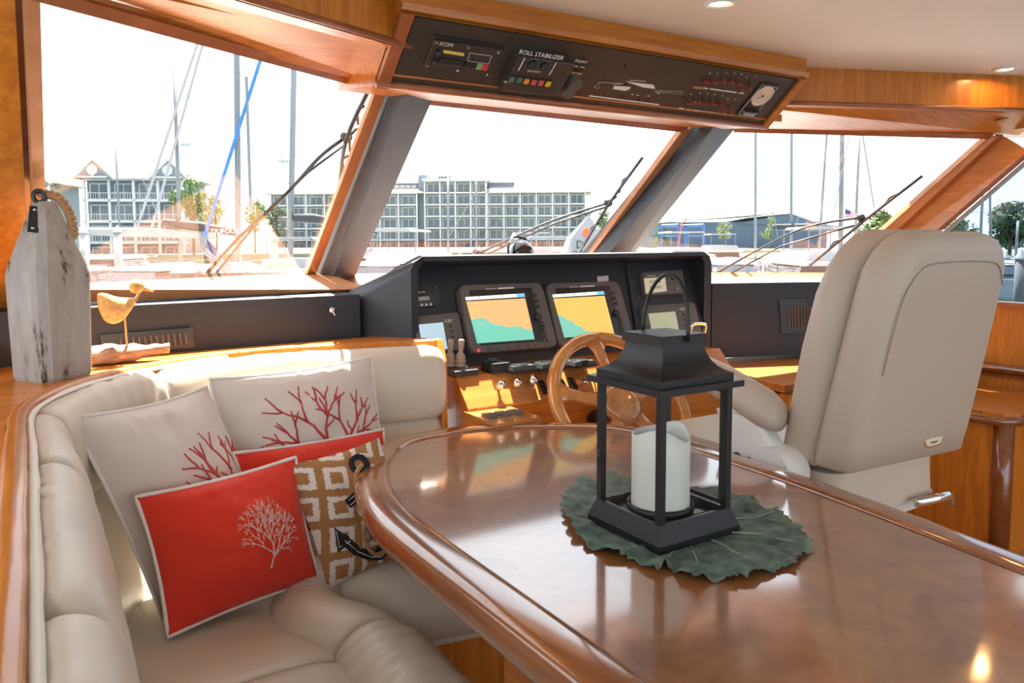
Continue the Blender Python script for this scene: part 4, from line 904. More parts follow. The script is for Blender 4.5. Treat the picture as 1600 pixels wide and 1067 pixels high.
# patterned cushion with anchor and rope
bl = az(512, 921, .462); tl = pxd(444, 726, bl, .285, True); tr = pxd(592, 684, tl, .27, True); brr = bl+(tr-tl)*1.02+V((0, 0, .01))
IKAT, _n, _p = newmat('ikat_weave'); _uv = uvnode(_n); _mp = _n.nodes.new('ShaderNodeMapping'); _mp.inputs['Scale'].default_value = (3.2, 4.0, 1); _mp.inputs['Rotation'].default_value = (0, 0, .25); lk(_n, _uv.outputs[0], _mp.inputs[0])
_nz = _n.nodes.new('ShaderNodeTexNoise'); _nz.inputs['Scale'].default_value = 45; lk(_n, _uv.outputs[0], _nz.inputs[0])
_vm = _n.nodes.new('ShaderNodeVectorMath'); _vm.operation = 'MULTIPLY_ADD'; _vm.inputs[1].default_value = (.16, .16, 0); lk(_n, _nz.outputs[1], _vm.inputs[0]); lk(_n, _mp.outputs[0], _vm.inputs[2])
def _math(op_, a, b2=None, v=None):
    q = _n.nodes.new('ShaderNodeMath'); q.operation = op_
    lk(_n, a, q.inputs[0])
    if b2 is not None: lk(_n, b2, q.inputs[1])
    elif v is not None: q.inputs[1].default_value = v
    return q.outputs[0]
_sx = _n.nodes.new('ShaderNodeSeparateXYZ'); lk(_n, _vm.outputs[0], _sx.inputs[0])
_fx = _math('ABSOLUTE', _math('SUBTRACT', _math('FRACT', _sx.outputs[0]), v=.5)); _fy = _math('ABSOLUTE', _math('SUBTRACT', _math('FRACT', _sx.outputs[1]), v=.5))
_dd = _math('MAXIMUM', _fx, _fy); _in = _math('MULTIPLY', _math('GREATER_THAN', _dd, v=.20), _math('LESS_THAN', _dd, v=.37))
_mxx = _n.nodes.new('ShaderNodeMix'); _mxx.data_type = 'RGBA'; _mxx.inputs[6].default_value = (.36, .17, .06, 1); _mxx.inputs[7].default_value = (.70, .62, .56, 1); lk(_n, _in, _mxx.inputs[0]); lk(_n, _mxx.outputs[2], _p.inputs['Base Color']); _p.inputs['Roughness'].default_value = .9
_wv = _n.nodes.new('ShaderNodeTexWave'); _wv.inputs['Scale'].default_value = 60; lk(_n, _uv.outputs[0], _wv.inputs[0]); _bp = _n.nodes.new('ShaderNodeBump'); _bp.inputs['Strength'].default_value = .4; _bp.inputs['Distance'].default_value = .002; lk(_n, _wv.outputs[1], _bp.inputs['Height']); lk(_n, _bp.outputs[0], _p.inputs['Normal'])
T, P = cushion('anchor_cushion', 'brown and white ikat cushion with black anchor and rope', [bl, brr, tr, tl], .10, IKAT, None, 6, bl)
FELT = mat('black_felt', (.012, .012, .012), .9)
def patch(name, uv, m, lift, par):
    vs = [P.S(u, v, 1, lift) for u, v in uv]; c = P.S(sum(u for u, v in uv)/len(uv), sum(v for u, v in uv)/len(uv), 1, lift)
    k = len(vs); return mob(name, vs+[c], [(i, (i+1) % k, k) for i in range(k)], m, par)
def ribbon(name, uv, w_, m, par, lift=.002):
    b2 = B(); b2.tube([P.S(u, v, 1, lift) for u, v in uv], w_, 6, flat=.12, upv=P.n); return b2.ob(name, m, par)
an = ribbon('anchor', [(0.660, 0.830), (0.630, 0.670), (0.600, 0.470), (0.570, 0.270), (0.550, 0.110)], .016, FELT, T)
ribbon('cross_bar', [(0.380, 0.570), (0.510, 0.610), (0.650, 0.640), (0.790, 0.670)], .015, FELT, an)
ribbon('fluke_arm', [(0.230, 0.330), (0.330, 0.190), (0.450, 0.100), (0.550, 0.070), (0.670, 0.130), (0.760, 0.250), (0.800, 0.390)], .015, FELT, an)
patch('fluke', [(0.190, 0.430), (0.160, 0.230), (0.330, 0.270), (0.280, 0.320)], FELT, .0035, an)
B().tube([P.S(.67+.08*math.cos(a), .85+.07*math.sin(a), 1, .003) for a in [2*pi*i/16 for i in range(16)]], .009, 6, closed=True, flat=.3, upv=P.n).ob('anchor_ring', FELT, an)
STI = mat('white_stitch', (.8, .78, .72), .8)
for ln in ([(0.400, 0.595), (0.510, 0.630), (0.630, 0.660)], [(0.400, 0.555), (0.510, 0.590), (0.630, 0.620)], [(0.200, 0.400), (0.185, 0.260), (0.300, 0.280)], [(0.250, 0.300), (0.340, 0.175), (0.450, 0.090), (0.550, 0.055), (0.670, 0.110), (0.750, 0.230)]): B().tube([P.S(u, v, 1, .0045) for u, v in ln], .0011, 4).ob('stitching', STI, an)
ROPE = fabric('jute_rope', (.40, .22, .10))
rl = bez([P.S(0.670, 0.840, 1, .012), P.S(0.570, 0.780, 1, .012), P.S(0.500, 0.630, 1, .012), P.S(0.460, 0.430, 1, .012), P.S(0.430, 0.230, 1, .012), P.S(0.490, 0.100, 1, .012), P.S(0.630, 0.110, 1, .012), P.S(0.750, 0.230, 1, .012), P.S(0.780, 0.380, 1, .010)], 10)
b2 = B()
for ph in (0, 2*pi/3, 4*pi/3):
    pts = []
    for i, p in enumerate(rl):
        t = (rl[min(i+1, len(rl)-1)]-rl[max(i-1, 0)]).normalized(); a = t.cross(P.n).normalized(); c = a.cross(t); q = i*1.1+ph; pts.append(p+(a*math.cos(q)+c*math.sin(q))*.0032)
    b2.tube(pts, .0035, 6)
b2.ob('rope', ROPE, T, True)
# ================================================================== BUOY
bu = thing('wooden_buoy', az(84, 590, .99)+V((0, -.0, 0)), 'weathered grey wooden lobster buoy with rope on the ledge', 'buoy')
bc = wl(bu); BM, _n, _p = newmat('weathered_paint'); _tc = _n.nodes.new('ShaderNodeTexCoord'); _mp = _n.nodes.new('ShaderNodeMapping'); _mp.inputs['Scale'].default_value = (16, 16, 3.2); lk(_n, _tc.outputs['Object'], _mp.inputs[0])
_no = _n.nodes.new('ShaderNodeTexNoise'); _no.inputs['Scale'].default_value = 1.6; _no.inputs['Detail'].default_value = 8; _no.inputs['Roughness'].default_value = .72; lk(_n, _mp.outputs[0], _no.inputs[0])
_rr = _n.nodes.new('ShaderNodeValToRGB'); e_ = _rr.color_ramp.elements; e_[0].position = .385; e_[0].color = (.06, .035, .025, 1); e_[1].position = .43; e_[1].color = (.30, .27, .24, 1); k_ = e_.new(.7); k_.color = (.40, .37, .33, 1)
lk(_n, _no.outputs[0], _rr.inputs[0]); lk(_n, _rr.outputs[0], _p.inputs['Base Color']); _p.inputs['Roughness'].default_value = .7
def osec(h, z, ch, rot=.62):
    pts = [(h, -h+ch), (h, h-ch), (h-ch, h), (-h+ch, h), (-h, h-ch), (-h, -h+ch), (-h+ch, -h), (h-ch, -h)]
    return [bc+V((x*math.cos(rot)-y*math.sin(rot), x*math.sin(rot)+y*math.cos(rot), z)) for x, y in pts]
B().loft([osec(.068, 0, .018), osec(.072, .010, .018), osec(.075, .16, .018), osec(.0765, .272, .018), osec(.072, .30, .018), osec(.048, .385, .015), osec(.023, .462, .007), osec(.019, .467, .006)]).ob('body', BM, bu, ang=25)
sa_ = ax(52, 330, bc.x-.02); s0_, s1_ = ad(55, 322, (bc-EYE).dot(_fw)-.062), ad(51, 363, (bc-EYE).dot(_fw)-.092)
dv = (s1_-s0_); nn = (EYE-s0_).normalized(); sd_ = dv.cross(nn).normalized()*.012
stp = B().prism([s0_-sd_, s0_+sd_, s1_+sd_, s1_-sd_], nn*.004).ob('strap', BLACK, bu)
for t in (.15, .85): B().lathe([(.004, 0), (0, .003)], s0_.lerp(s1_, t)+nn*.004, 10, nn).ob('screw', CHROME, stp)
tp = bc+V((0, 0, .467)); B().tube([tp+V((-.012+.016*math.cos(a)*.8, -.01, .012+.015*math.sin(a))) for a in [2*pi*i/18 for i in range(18)]], .006, 8, closed=True).ob('top_loop', BLACK, bu, True)
rp_ = bez([tp+V((-.005, 0, .02)), tp+V((.03, .0, .012)), tp+V((.055, -.01, -.03)), tp+V((.062, -.012, -.08)), tp+V((.05, -.01, -.10))], 16); b2 = B()
for ph in (0, pi):
    b2.tube([p+V((.006*math.cos(i*.7+ph), .004*math.sin(i*.7+ph), .006*math.sin(i*.7+ph))) for i, p in enumerate(rp_)], .0075, 6)
b2.ob('rope', ROPE, bu, True)
# ================================================================== BIRD ON DRIFTWOOD
bo = az(200, 567, .991); bd_ = thing('bird_figurine', bo, 'carved wooden shorebird on a driftwood base', 'figurine')
GRAIN = wood('striped_pine', (.50, .24, .06), (.78, .50, .18), .45, (30, 30, 30), 0)
DRIFT = wood('driftwood', (.22, .13, .08), (.48, .36, .26), .8, (6, 30, 30), 0)
rb = random.Random(3); secs = []
for i in range(13):
    t = i/12; x = -.115+.23*t; r = (.026+.010*math.sin(t*5.2)+rb.uniform(-.003, .003))*(1 if .02 < t < .96 else .85)
    zc = .026+.012*(t > .55)*(t-.55)*2; secs.append([bo+V((x, .02*math.sin(t*3)+.0, 0))+V((0, r*math.cos(2*pi*j/12)*1.1, zc+r*.92*math.sin(2*pi*j/12)*(1+.12*math.sin(j*2.3+i)))) for j in range(12)])
for s_ in secs:
    for k, v in enumerate(s_):
        if v.z < bo.z+.001: s_[k] = V((v.x, v.y, bo.z+.001))
B().loft(secs).ob('driftwood_base', DRIFT, bd_, ang=50)
q0 = bo+V((.0, .005, .05)); q1 = bo+V((-.003, .005, .135)); B().cyl(q0, q1, .003).ob('rod', GRAIN, bd_)
secs = []
for i in range(15):
    t = i/14; c = q1+V((-.072+.115*t, 0, .062-.085*t+.07*t*t*t*0)); 
    c = bez([q1+V((-.068, 0, .072)), q1+V((-.035, 0, .03)), q1+V((.005, 0, .022)), q1+V((.03, 0, .045)), q1+V((.032, 0, .075))], 4)[i if i < 17 else 16]
    r = 1.3*[.003, .012, .02, .026, .031, .034, .036, .037, .036, .034, .030, .026, .022, .018, .016][i]
    secs.append([c+V((r*.95*math.cos(2*pi*j/14)*.55*(1 if i < 9 else .9)+.0, r*.6*math.sin(2*pi*j/14), r*math.cos(2*pi*j/14)*.8)) for j in range(14)])
B().loft(secs).ob('bird_body', GRAIN, bd_, ang=60)
hc_ = q1+V((.036, 0, .092)); B().lathe([(0, -.022), (.012, -.02), (.020, -.008), (.021, .004), (.014, .017), (0, .021)], hc_, 16, (.3, 0, 1)).ob('bird_head', GRAIN, bd_, True)
B().tube([hc_+V((.015, 0, -.004)), hc_+V((.032, 0, -.012)), hc_+V((.046, 0, -.018))], [.008, .005, .002], 8).ob('beak', GRAIN, bd_, True)
# ================================================================== OUTSIDE: wipers, water, marina, buildings, trees
def wiper(PF, arm, rod, blade, label):
    o = -.045; A = [PF(x, y, o) for x, y in arm]; t = thing('windshield_wiper', A[0], label, 'wiper', 'windshield wipers')
    WB = BLACK
    B().tube(bez(A, 5), [.014]*2+[.011]*(len(bez(A, 5))-2), 6, flat=.6).ob('arm', WB, t, True)
    B().tube([PF(x, y, o) for x, y in rod], .0055, 6).ob('rod', WB, t, True)
    bl_ = [PF(x, y, o+.02) for x, y in blade]; d = (bl_[-1]-bl_[0])
    B().tube(bez(bl_, 4), .008, 6).ob('blade', WB, t, True)
    yk = B(); m = bl_[0].lerp(bl_[-1], .5)
    nrm = nL if PF is PL else (nC if PF is PC else nR)
    for f0, f1 in ((.16, .34), (.38, .62), (.66, .84)):
        p0, p1 = bl_[0].lerp(bl_[-1], f0), bl_[0].lerp(bl_[-1], f1); yk.tube([p0, p0.lerp(p1, .5)-nrm*.025, p1], .006, 6)
    yk.ob('yoke', WB, t, True); B().lathe([(.02, -.015), (.024, 0), (.02, .015)], A[-1], 10, nrm).ob('pivot', WB, t, True)
    B().lathe([(.03, -.02), (.03, .02), (.02, .03)], A[0], 12, nrm).ob('spindle', WB, t, True)
wiper(PL, [(318, 434), (370, 375), (450, 300), (500, 245), (541, 214)], [(330, 436), (400, 350), (480, 270), (541, 224)], [(577, 139), (541, 218), (530, 290)], 'windshield wiper on the port pane')
wiper(PC, [(748, 396), (800, 372), (870, 342), (950, 317)], [(760, 398), (870, 348), (945, 324)], [(1004, 246), (952, 318), (905, 394)], 'windshield wiper on the centre pane')
wiper(PR, [(1118, 428), (1180, 393), (1260, 355), (1345, 340)], [(1140, 428), (1220, 385), (1335, 352)], [(1441, 275), (1353, 343), (1265, 415)], 'windshield wiper on the starboard pane')
WZ = -1.7
hf = V((math.sin(YAW), math.cos(YAW), 0))
def at(px, D, z=None):
    p = ad(px, 376, D); return V((p.x, p.y, WZ if z is None else z))
def zt(px, y, D): return ad(px, y, D).z
WATER, _n, _p = newmat('harbour_water'); _p.inputs['Base Color'].default_value = (.07, .11, .13, 1); _p.inputs['Roughness'].default_value = .12
_tc = _n.nodes.new('ShaderNodeTexCoord'); _no = _n.nodes.new('ShaderNodeTexNoise'); _no.inputs['Scale'].default_value = 1.4; _no.inputs['Detail'].default_value = 6; lk(_n, _tc.outputs['Object'], _no.inputs[0]); _bp = _n.nodes.new('ShaderNodeBump'); _bp.inputs['Strength'].default_value = .6; _bp.inputs['Distance'].default_value = .15; lk(_n, _no.outputs[0], _bp.inputs['Height']); lk(_n, _bp.outputs[0], _p.inputs['Normal'])
o = mob('harbour_water', [V((-400, -100, WZ)), V((500, -100, WZ)), V((500, 500, WZ)), V((-400, 500, WZ))], [(0, 1, 2, 3)], WATER, at=(0, 0, WZ)); tag(o, 'rippled grey harbour water around the boats', 'water', kind='stuff')
LAND = mat('shore_ground', (.16, .18, .12), .9)
e1, e2 = at(-150, 95), at(1250, 120); sh = B().prism([V((e1.x, e1.y, WZ-.5)), V((e2.x, e2.y, WZ-.5)), V((e2.x, e2.y, WZ-.5))+hf*200, V((e1.x, e1.y, WZ-.5))+hf*220], V((0, 0, 1.9))).ob('shore_bank', LAND); struct(sh)
e1, e2 = at(1240, 75), at(2600, 75); sh = B().prism([V((e1.x, e1.y, WZ-.5)), V((e2.x, e2.y, WZ-.5)), V((e2.x, e2.y, WZ-.5))+hf*90, V((e1.x, e1.y, WZ-.5))+hf*90], V((0, 0, 1.5))).ob('shore_bank', LAND); struct(sh)
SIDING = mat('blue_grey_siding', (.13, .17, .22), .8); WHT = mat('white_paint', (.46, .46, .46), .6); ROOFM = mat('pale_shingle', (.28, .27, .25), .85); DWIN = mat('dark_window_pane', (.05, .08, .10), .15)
NAVY = mat('navy_cladding', (.035, .07, .13), .6)
class Fr:
    def __init__(s, O, rot): s.O = O; c, q = math.cos(rot), math.sin(rot); s.ex = _rt*c+hf*q; s.ey = hf*c-_rt*q
    def __call__(s, x, y, z): return V((s.O.x, s.O.y, 0))+s.ex*x+s.ey*y+V((0, 0, z))
def fbox(f, x0, x1, y0, y1, z0, z1, b=None):
    b = b or B(); P_ = [f(x, y, z) for z in (z0, z1) for x, y in ((x0, y0), (x1, y0), (x1, y1), (x0, y1))]
    return b.add(P_, [(3, 2, 1, 0), (4, 5, 6, 7), (0, 1, 5, 4), (1, 2, 6, 5), (2, 3, 7, 6), (3, 0, 4, 7)])
def inst(src, name, par, off):
    o = bpy.data.objects.new(name, src.data); COL.objects.link(o); o.parent = par; o.location = src.location+off; return o
def bay_block(t, f, x0, W_, z0, nf, nb, fh, depth, protos, roof='hip', rh=2.5, over=1.2, railing=True):
    """a stretch of facade: wall, slabs, posts, windows with panes, railings and a roof"""
    fbox(f, x0, x0+W_, 0, depth, z0, z0+nf*fh).ob('wall', SIDING, t)
    bw = W_/nb
    for k in range(nf+1): fbox(f, x0-.2, x0+W_+.2, -over, .1, z0+k*fh-.22, z0+k*fh+.08).ob('floor_slab', WHT, t)
    for i in range(nb+1):
        fbox(f, x0+i*bw-.16, x0+i*bw+.16, -over, -over+.3, z0, z0+nf*fh).ob('post', WHT, t)
    for k in range(nf):
        for i in range(nb):
            p = f(x0+(i+.5)*bw, -.02, z0+k*fh)
            if 'w' not in protos or protos.get('f') is not f:
                q = f(0, 0, 0); b = B(); ww = min(bw*.36, 1.6)
                for s in (-1, 1):
                    fbox(f, s*ww-.08, s*ww+.08, -.12, .0, .15, 2.35, b)
                fbox(f, -ww, ww, -.12, 0, 2.25, 2.4, b); fbox(f, -.05, .05, -.12, 0, .15, 2.3, b); fbox(f, -ww, ww, -.12, 0, .1, .2, b)
                off = p-q; b.v = [tuple(V(v)+off) for v in b.v]; wo = b.ob('window', WHT, t); b = fbox(f, -ww+.08, ww-.08, -.06, -.02, .2, 2.25); b.v = [tuple(V(v)+off) for v in b.v]; po = b.ob('pane', DWIN, wo)
                b = B(); fbox(f, -bw/2+.2, bw/2-.2, -over+.08, -over+.14, .95, 1.03, b); fbox(f, -bw/2+.2, bw/2-.2, -over+.08, -over+.14, .12, .18, b)
                n_ = int(bw/.35)
                for j in range(n_): x_ = -bw/2+.2+(bw-.4)*j/n_; fbox(f, x_, x_+.05, -over+.09, -over+.13, .15, 1.0, b)
                b.v = [tuple(V(v)+off) for v in b.v]; ro = b.ob('railing', WHT, t); protos.update(w=wo, p=po, r=ro, f=f, at=p)
            else:
                d = p-protos['at']; wo = inst(protos['w'], 'window', t, d); po = bpy.data.objects.new('pane', protos['p'].data); COL.objects.link(po); po.parent = wo; po.location = protos['p'].location
                if railing: inst(protos['r'], 'railing', t, d)
    zt_ = z0+nf*fh; ov = over+.5
    if roof == 'hip': secs = [[f(x0-ov, -ov, zt_), f(x0+W_+ov, -ov, zt_), f(x0+W_+ov, depth+ov, zt_), f(x0-ov, depth+ov, zt_)], [f(x0+rh, depth*.5-.2, zt_+rh), f(x0+W_-rh, depth*.5-.2, zt_+rh), f(x0+W_-rh, depth*.5+.2, zt_+rh), f(x0+rh, depth*.5+.2, zt_+rh)]]; B().loft(secs).ob('roof', ROOFM, t)
    elif roof == 'flat': fbox(f, x0-.6, x0+W_+.6, -ov, depth+.6, zt_, zt_+.5).ob('roof', WHT, t)
def gable(t, f, xc, w_, z0, h, y0, y1):
    P_ = [f(xc-w_/2, y0, z0), f(xc+w_/2, y0, z0), f(xc, y0, z0+h)]; B().prism(P_, f.ey*(y1-y0)).ob('gable_roof', ROOFM, t)
    B().prism([f(xc-w_*.36, y0-.05, z0+.1), f(xc+w_*.36, y0-.05, z0+.1), f(xc, y0-.05, z0+h*.78)], -f.ey*.1).ob('gable_panel', SIDING, t)
    for a_, b2 in (((-w_/2-.3, -.15), (0, h+.25)), ((w_/2+.3, -.15), (0, h+.25)), ((-w_*.36, .15), (w_*.36, .15)), ((0, .1), (0, h*.75))): B().tube([f(xc+a_[0], y0-.2, z0+a_[1]), f(xc+b2[0], y0-.2, z0+b2[1])], .17, 4).ob('gable_trim', WHT, t)
    B().lathe([(.7, -.1), (.7, .1)], f(xc, y0-.25, z0+h*.42), 16, f.ey).ob('gable_medallion', WHT, t)
# port-side condominium
D1 = 110; fA = Fr(at(140, D1), .14); gz = WZ+1.3
ca = thing('condominium', fA(6, 4, gz), 'grey three-storey condominium with white balconies beyond the port pane', 'building')
fh = 3.0; zb_ = zt(200, 372, D1)-.6
bay_block(ca, fA, 0, 13.2, zb_-fh, 4, 4, fh, 12, {}, 'hip', 3.0)
gable(ca, fA, 1.6, 5.2, zb_+3*fh, 2.6, -2.0, 7); gable(ca, fA, 11.6, 5.2, zb_+3*fh, 2.6, -2.0, 7)
fB = Fr(at(58, 118), .14); cb2 = thing('condominium', fB(2, 4, gz), 'grey gabled house end at the far left edge of the port pane', 'building')
bay_block(cb2, fB, -5, 7.5, zb_-fh, 4, 2, fh, 10, {}, 'hip', 2.5); gable(cb2, fB, .6, 4.6, zb_+3*fh, 2.4, -2.0, 6)
# hotel
D2 = 205; fH = Fr(at(430, D2), -.05); W_ = lambda px: (px-430)/1200*D2
ho = thing('waterfront_hotel', fH(40, 5, gz), 'long blue-grey waterfront hotel with white balconies and a cupola', 'building')
fh2 = 3.05; z4 = zt(600, 303, D2)-4*fh2; pr = {}
bay_block(ho, fH, W_(425), W_(655)-W_(425), z4-fh2, 5, 8, fh2, 14, pr, 'hip', 3.0, 1.4, False)
bay_block(ho, fH, W_(668), W_(762)-W_(668), z4-fh2, 6, 4, fh2, 14, pr, 'flat', 1, 2.2, False)
bay_block(ho, fH, W_(764), W_(912)-W_(764), z4-fh2, 5, 6, fh2, 14, pr, 'hip', 3.2, 1.4, False)
fbox(fH, W_(655), W_(668), 1.5, 13, z4, z4+5.6*fh2).ob('stair_tower', SIDING, ho)
fbox(fH, W_(763), W_(800), 3, 12, z4+4*fh2, z4+4.9*fh2).ob('penthouse', SIDING, ho); fbox(fH, W_(760), W_(803), 2.3, 12.6, z4+4.9*fh2, z4+5.1*fh2).ob('penthouse_roof', WHT, ho)
fbox(fH, W_(612), W_(655), 3, 12, z4+4*fh2, z4+4.9*fh2).ob('penthouse', SIDING, ho); fbox(fH, W_(610), W_(657), 2.3, 12.6, z4+4.9*fh2, z4+5.1*fh2).ob('penthouse_roof', WHT, ho)
for i in range(4): fbox(fH, W_(616+i*9), W_(623+i*9), 2.9, 3.05, z4+4.25*fh2, z4+4.75*fh2).ob('penthouse_window', WHT, ho)
cz = z4+5*fh2+.4; cu = fbox(fH, W_(683), W_(703), 4, 8, cz, cz+1.4).ob('cupola', WHT, ho)
for i in range(4): fbox(fH, W_(684.5+i*4.8), W_(688+i*4.8), 3.9, 4.02, cz+.3, cz+1.1).ob('cupola_pane', DWIN, cu)
B().loft([[fH(W_(680), 3, cz+1.4), fH(W_(706), 3, cz+1.4), fH(W_(706), 9, cz+1.4), fH(W_(680), 9, cz+1.4)], [fH(W_(692), 5.9, cz+2.8), fH(W_(694), 5.9, cz+2.8), fH(W_(694), 6.1, cz+2.8), fH(W_(692), 6.1, cz+2.8)]]).ob('cupola_roof', ROOFM, ho)
# boat shed
D3 = 150; fS = Fr(at(1040, D3), -.02); ws = lambda px: (px-1040)/1200*D3
bs = thing('boat_shed', fS(15, 10, gz), 'low navy boat shed with a pale roof beyond the starboard pane', 'building')
zr = zt(1100, 347, D3)
fbox(fS, ws(1030), ws(1290), 0, 30, gz, zr).ob('wall', NAVY, bs)
B().prism([fS(ws(1150), -.3, zr-.3), fS(ws(1295), -.3, zr-1.2), fS(ws(1232), -.3, zr+1.6)], fS.ey*30).ob('gable_end', NAVY, bs)
B().loft([[fS(ws(1026), -1, zr-.2), fS(ws(1232), -1, zr+1.75), fS(ws(1232), -1, zr+2.0), fS(ws(1026), -1, zr+.25)], [fS(ws(1026), 30, zr+1.6), fS(ws(1232), 30, zr+1.75), fS(ws(1232), 30, zr+2.0), fS(ws(1026), 30, zr+2.2)]]).ob('roof', WHT, bs)
for i in range(9): fbox(fS, ws(1040+i*27), ws(1041+i*27), -.12, 0, gz, zr-.3).ob('wall_rib', mat('rib_blue', (.06, .11, .19), .6), bs)
# trees
LEAVES = {}
def tree(px, D, ytop, wpx, label, dens=1500, col=(.06, .12, .03), seed=1, zb=None, trunk=True):
    p = at(px, D, gz if zb is None else zb); h = zt(px, ytop, D)-p.z; r = wpx/1200*D/2
    t = thing('tree', p, label, 'tree', 'trees along the shore'); rn = random.Random(seed); vs, fs = [], []
    blobs = []
    for i in range(9):
        a, q = rn.uniform(0, 2*pi), rn.uniform(.1, .75); hz = rn.uniform(.35, .86); blobs.append((V((r*q*math.cos(a), r*q*math.sin(a), h*hz)), r*rn.uniform(.32, .5)))
    blobs.append((V((0, 0, h*.86)), r*.4)); ls = max(.12, r*.085)
    for i in range(dens):
        c, br_ = rn.choice(blobs); d = V((rn.gauss(0, 1), rn.gauss(0, 1), rn.gauss(0, .8))).normalized(); q = p+c+d*br_*rn.uniform(.6, 1.05)
        a = V((rn.gauss(0, 1), rn.gauss(0, 1), rn.gauss(0, 1))).normalized(); b2 = a.cross(d).normalized(); k = len(vs); s_ = ls*rn.uniform(.6, 1.3)
        vs += [q+a*s_, q+b2*s_*.6, q-a*s_, q-b2*s_*.6]; fs.append((k, k+1, k+2, k+3))
    key = tuple(col)
    if key not in LEAVES: LEAVES[key] = mat('foliage', col, .8, var=.5, vscale=.6)
    mob('crown', vs, fs, LEAVES[key], t)
    tk = B().tube([p, p+V((.1, 0, h*.4)), p+V((0, .1, h*.75))], [r*.07, r*.055, r*.02], 8)
    for i in range(5): c, br_ = blobs[i]; tk.tube([p+V((0, 0, h*.35)), p+c*.7+V((0, 0, h*.1)), p+c], [r*.035, r*.02, r*.008], 6)
    tk.ob('trunk', mat('bark', (.10, .07, .05), .9), t, True)
G1, G2, G3 = (.05, .10, .02), (.11, .17, .04), (.035, .075, .03)
tree(243, 135, 243, 62, 'dark tree rising behind the condominium roof', 900, G1, 1); tree(302, 100, 268, 62, 'light green tree right of the condominium', 1600, G2, 2); tree(338, 96, 300, 50, 'yellow-green bushy tree between condominium and tall mast', 1400, (.17, .21, .06), 3)
tree(398, 112, 306, 46, 'tree just right of the thick white mast', 1200, G2, 4); tree(432, 108, 318, 40, 'dark conical tree left of the hotel wing', 1000, G3, 5)
tree(916, 150, 318, 26, 'slim pine at the right end of the hotel', 700, G3, 6); tree(943, 120, 325, 44, 'feathery tree beside the second mullion', 1000, G1, 7)
tree(1035, 105, 352, 34, 'round shrub left of the blue boat lift', 900, G1, 8); tree(1203, 140, 336, 30, 'small tree in front of the boat shed', 900, G2, 9); tree(1130, 140, 343, 26, 'small yellowish tree by the boat shed roof', 700, (.17, .20, .06), 13)
tree(1375, 95, 330, 70, 'broad tree behind the starboard wiper', 1500, G1, 10); tree(1500, 85, 342, 60, 'lower tree at the forward end of the side window', 1800, G1, 11, WZ+1); tree(1578, 80, 318, 90, 'tall dark tree seen through the side window', 3000, G3, 12, WZ+1); tree(1640, 82, 326, 90, 'dark tree at the right picture edge', 2200, G3, 14, WZ+1)
# boats
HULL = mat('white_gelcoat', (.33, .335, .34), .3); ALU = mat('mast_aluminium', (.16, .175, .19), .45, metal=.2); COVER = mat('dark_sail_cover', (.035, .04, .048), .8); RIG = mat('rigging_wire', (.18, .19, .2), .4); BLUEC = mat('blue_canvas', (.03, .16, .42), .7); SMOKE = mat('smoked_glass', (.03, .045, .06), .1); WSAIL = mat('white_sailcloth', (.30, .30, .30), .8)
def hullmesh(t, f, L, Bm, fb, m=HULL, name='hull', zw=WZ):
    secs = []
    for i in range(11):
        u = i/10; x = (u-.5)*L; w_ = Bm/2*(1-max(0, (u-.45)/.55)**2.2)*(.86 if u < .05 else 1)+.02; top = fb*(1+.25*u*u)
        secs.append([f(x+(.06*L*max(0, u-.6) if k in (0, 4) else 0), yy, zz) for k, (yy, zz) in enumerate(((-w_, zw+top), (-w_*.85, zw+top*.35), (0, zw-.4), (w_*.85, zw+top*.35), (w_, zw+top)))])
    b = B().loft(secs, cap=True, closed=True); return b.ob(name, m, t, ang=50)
def sailboat(px, D, top, label, mr=.075, L=11, rot=0, stays=(), spread=(), boom=None, radar=None, lean=0, boomc=COVER, cabin=True):
    O = at(px, D); f = Fr(O, rot); t = thing('sailboat', O, label, 'sailboat', 'moored sailboats')
    hullmesh(t, f, L, L*.3, 1.15)
    if cabin:
        B().loft([[f(x, y*k, WZ+z) for y in (-.9, .9)] + [f(x, y*k, WZ+1.1) for y in (.9, -.9)] for x, k, z in ((-L*.18, 1, 1.75), (-L*.05, 1, 1.8), (L*.12, .9, 1.65), (L*.2, .7, 1.3))]).ob('cabin', HULL, t)
        for s in (-1, 1): fbox(f, -L*.15, L*.08, s*.91-.01, s*.91+.01, WZ+1.3, WZ+1.55).ob('cabin_window', SMOKE, t)
        for s in (-1, 1): B().tube([f(x, s*L*.13*(1 if x < L*.2 else .6), WZ+1.9) for x in (-L*.48, -L*.2, L*.2, L*.42)], .02, 4).ob('lifeline', ALU, t)
    mt = V((ad(px+lean, top, D))); mb = V((O.x, O.y, WZ+1.2)); ms = B().tube([mb, mt], mr, 8).ob('mast', ALU, t, True)
    for y, w_ in spread: c = ad(px, y, D); B().tube([c-_rt*w_, c+_rt*w_], .03, 4).ob('spreader', ALU, ms)
    for p0, p1, r, m in stays: B().tube([ad(*p0, D-.3), ad(*p1, D-.3)], r, 6).ob('stay', m, t)
    if boom:
        x0, x1, y0, y1 = boom; a, c = ad(x0, y0, D), ad(x1, y1, D); bo_ = B().tube([a, c], .08, 8).ob('boom', ALU, t, True)
        B().tube([a+V((0, 0, .2)), a.lerp(c, .5)+V((0, 0, .26)), c+V((0, 0, .2))], [.2, .26, .18], 8, flat=1.2).ob('sail_cover', boomc, bo_, True)
    if radar: p = ad(px+radar[0], radar[1], D); B().lathe([(.3, -.1), (.34, 0), (.3, .12), (0, .14)], p, 14).ob('radar_dome', HULL, ms, True)
    return t
HP = pi/2
sailboat(188, 66, 178, 'small sailboat with a thin dark forestay in front of the condominium', .09, 9, HP, [((183, 185), (250, 345), .03, RIG)], [(300, .7)], lean=-10)
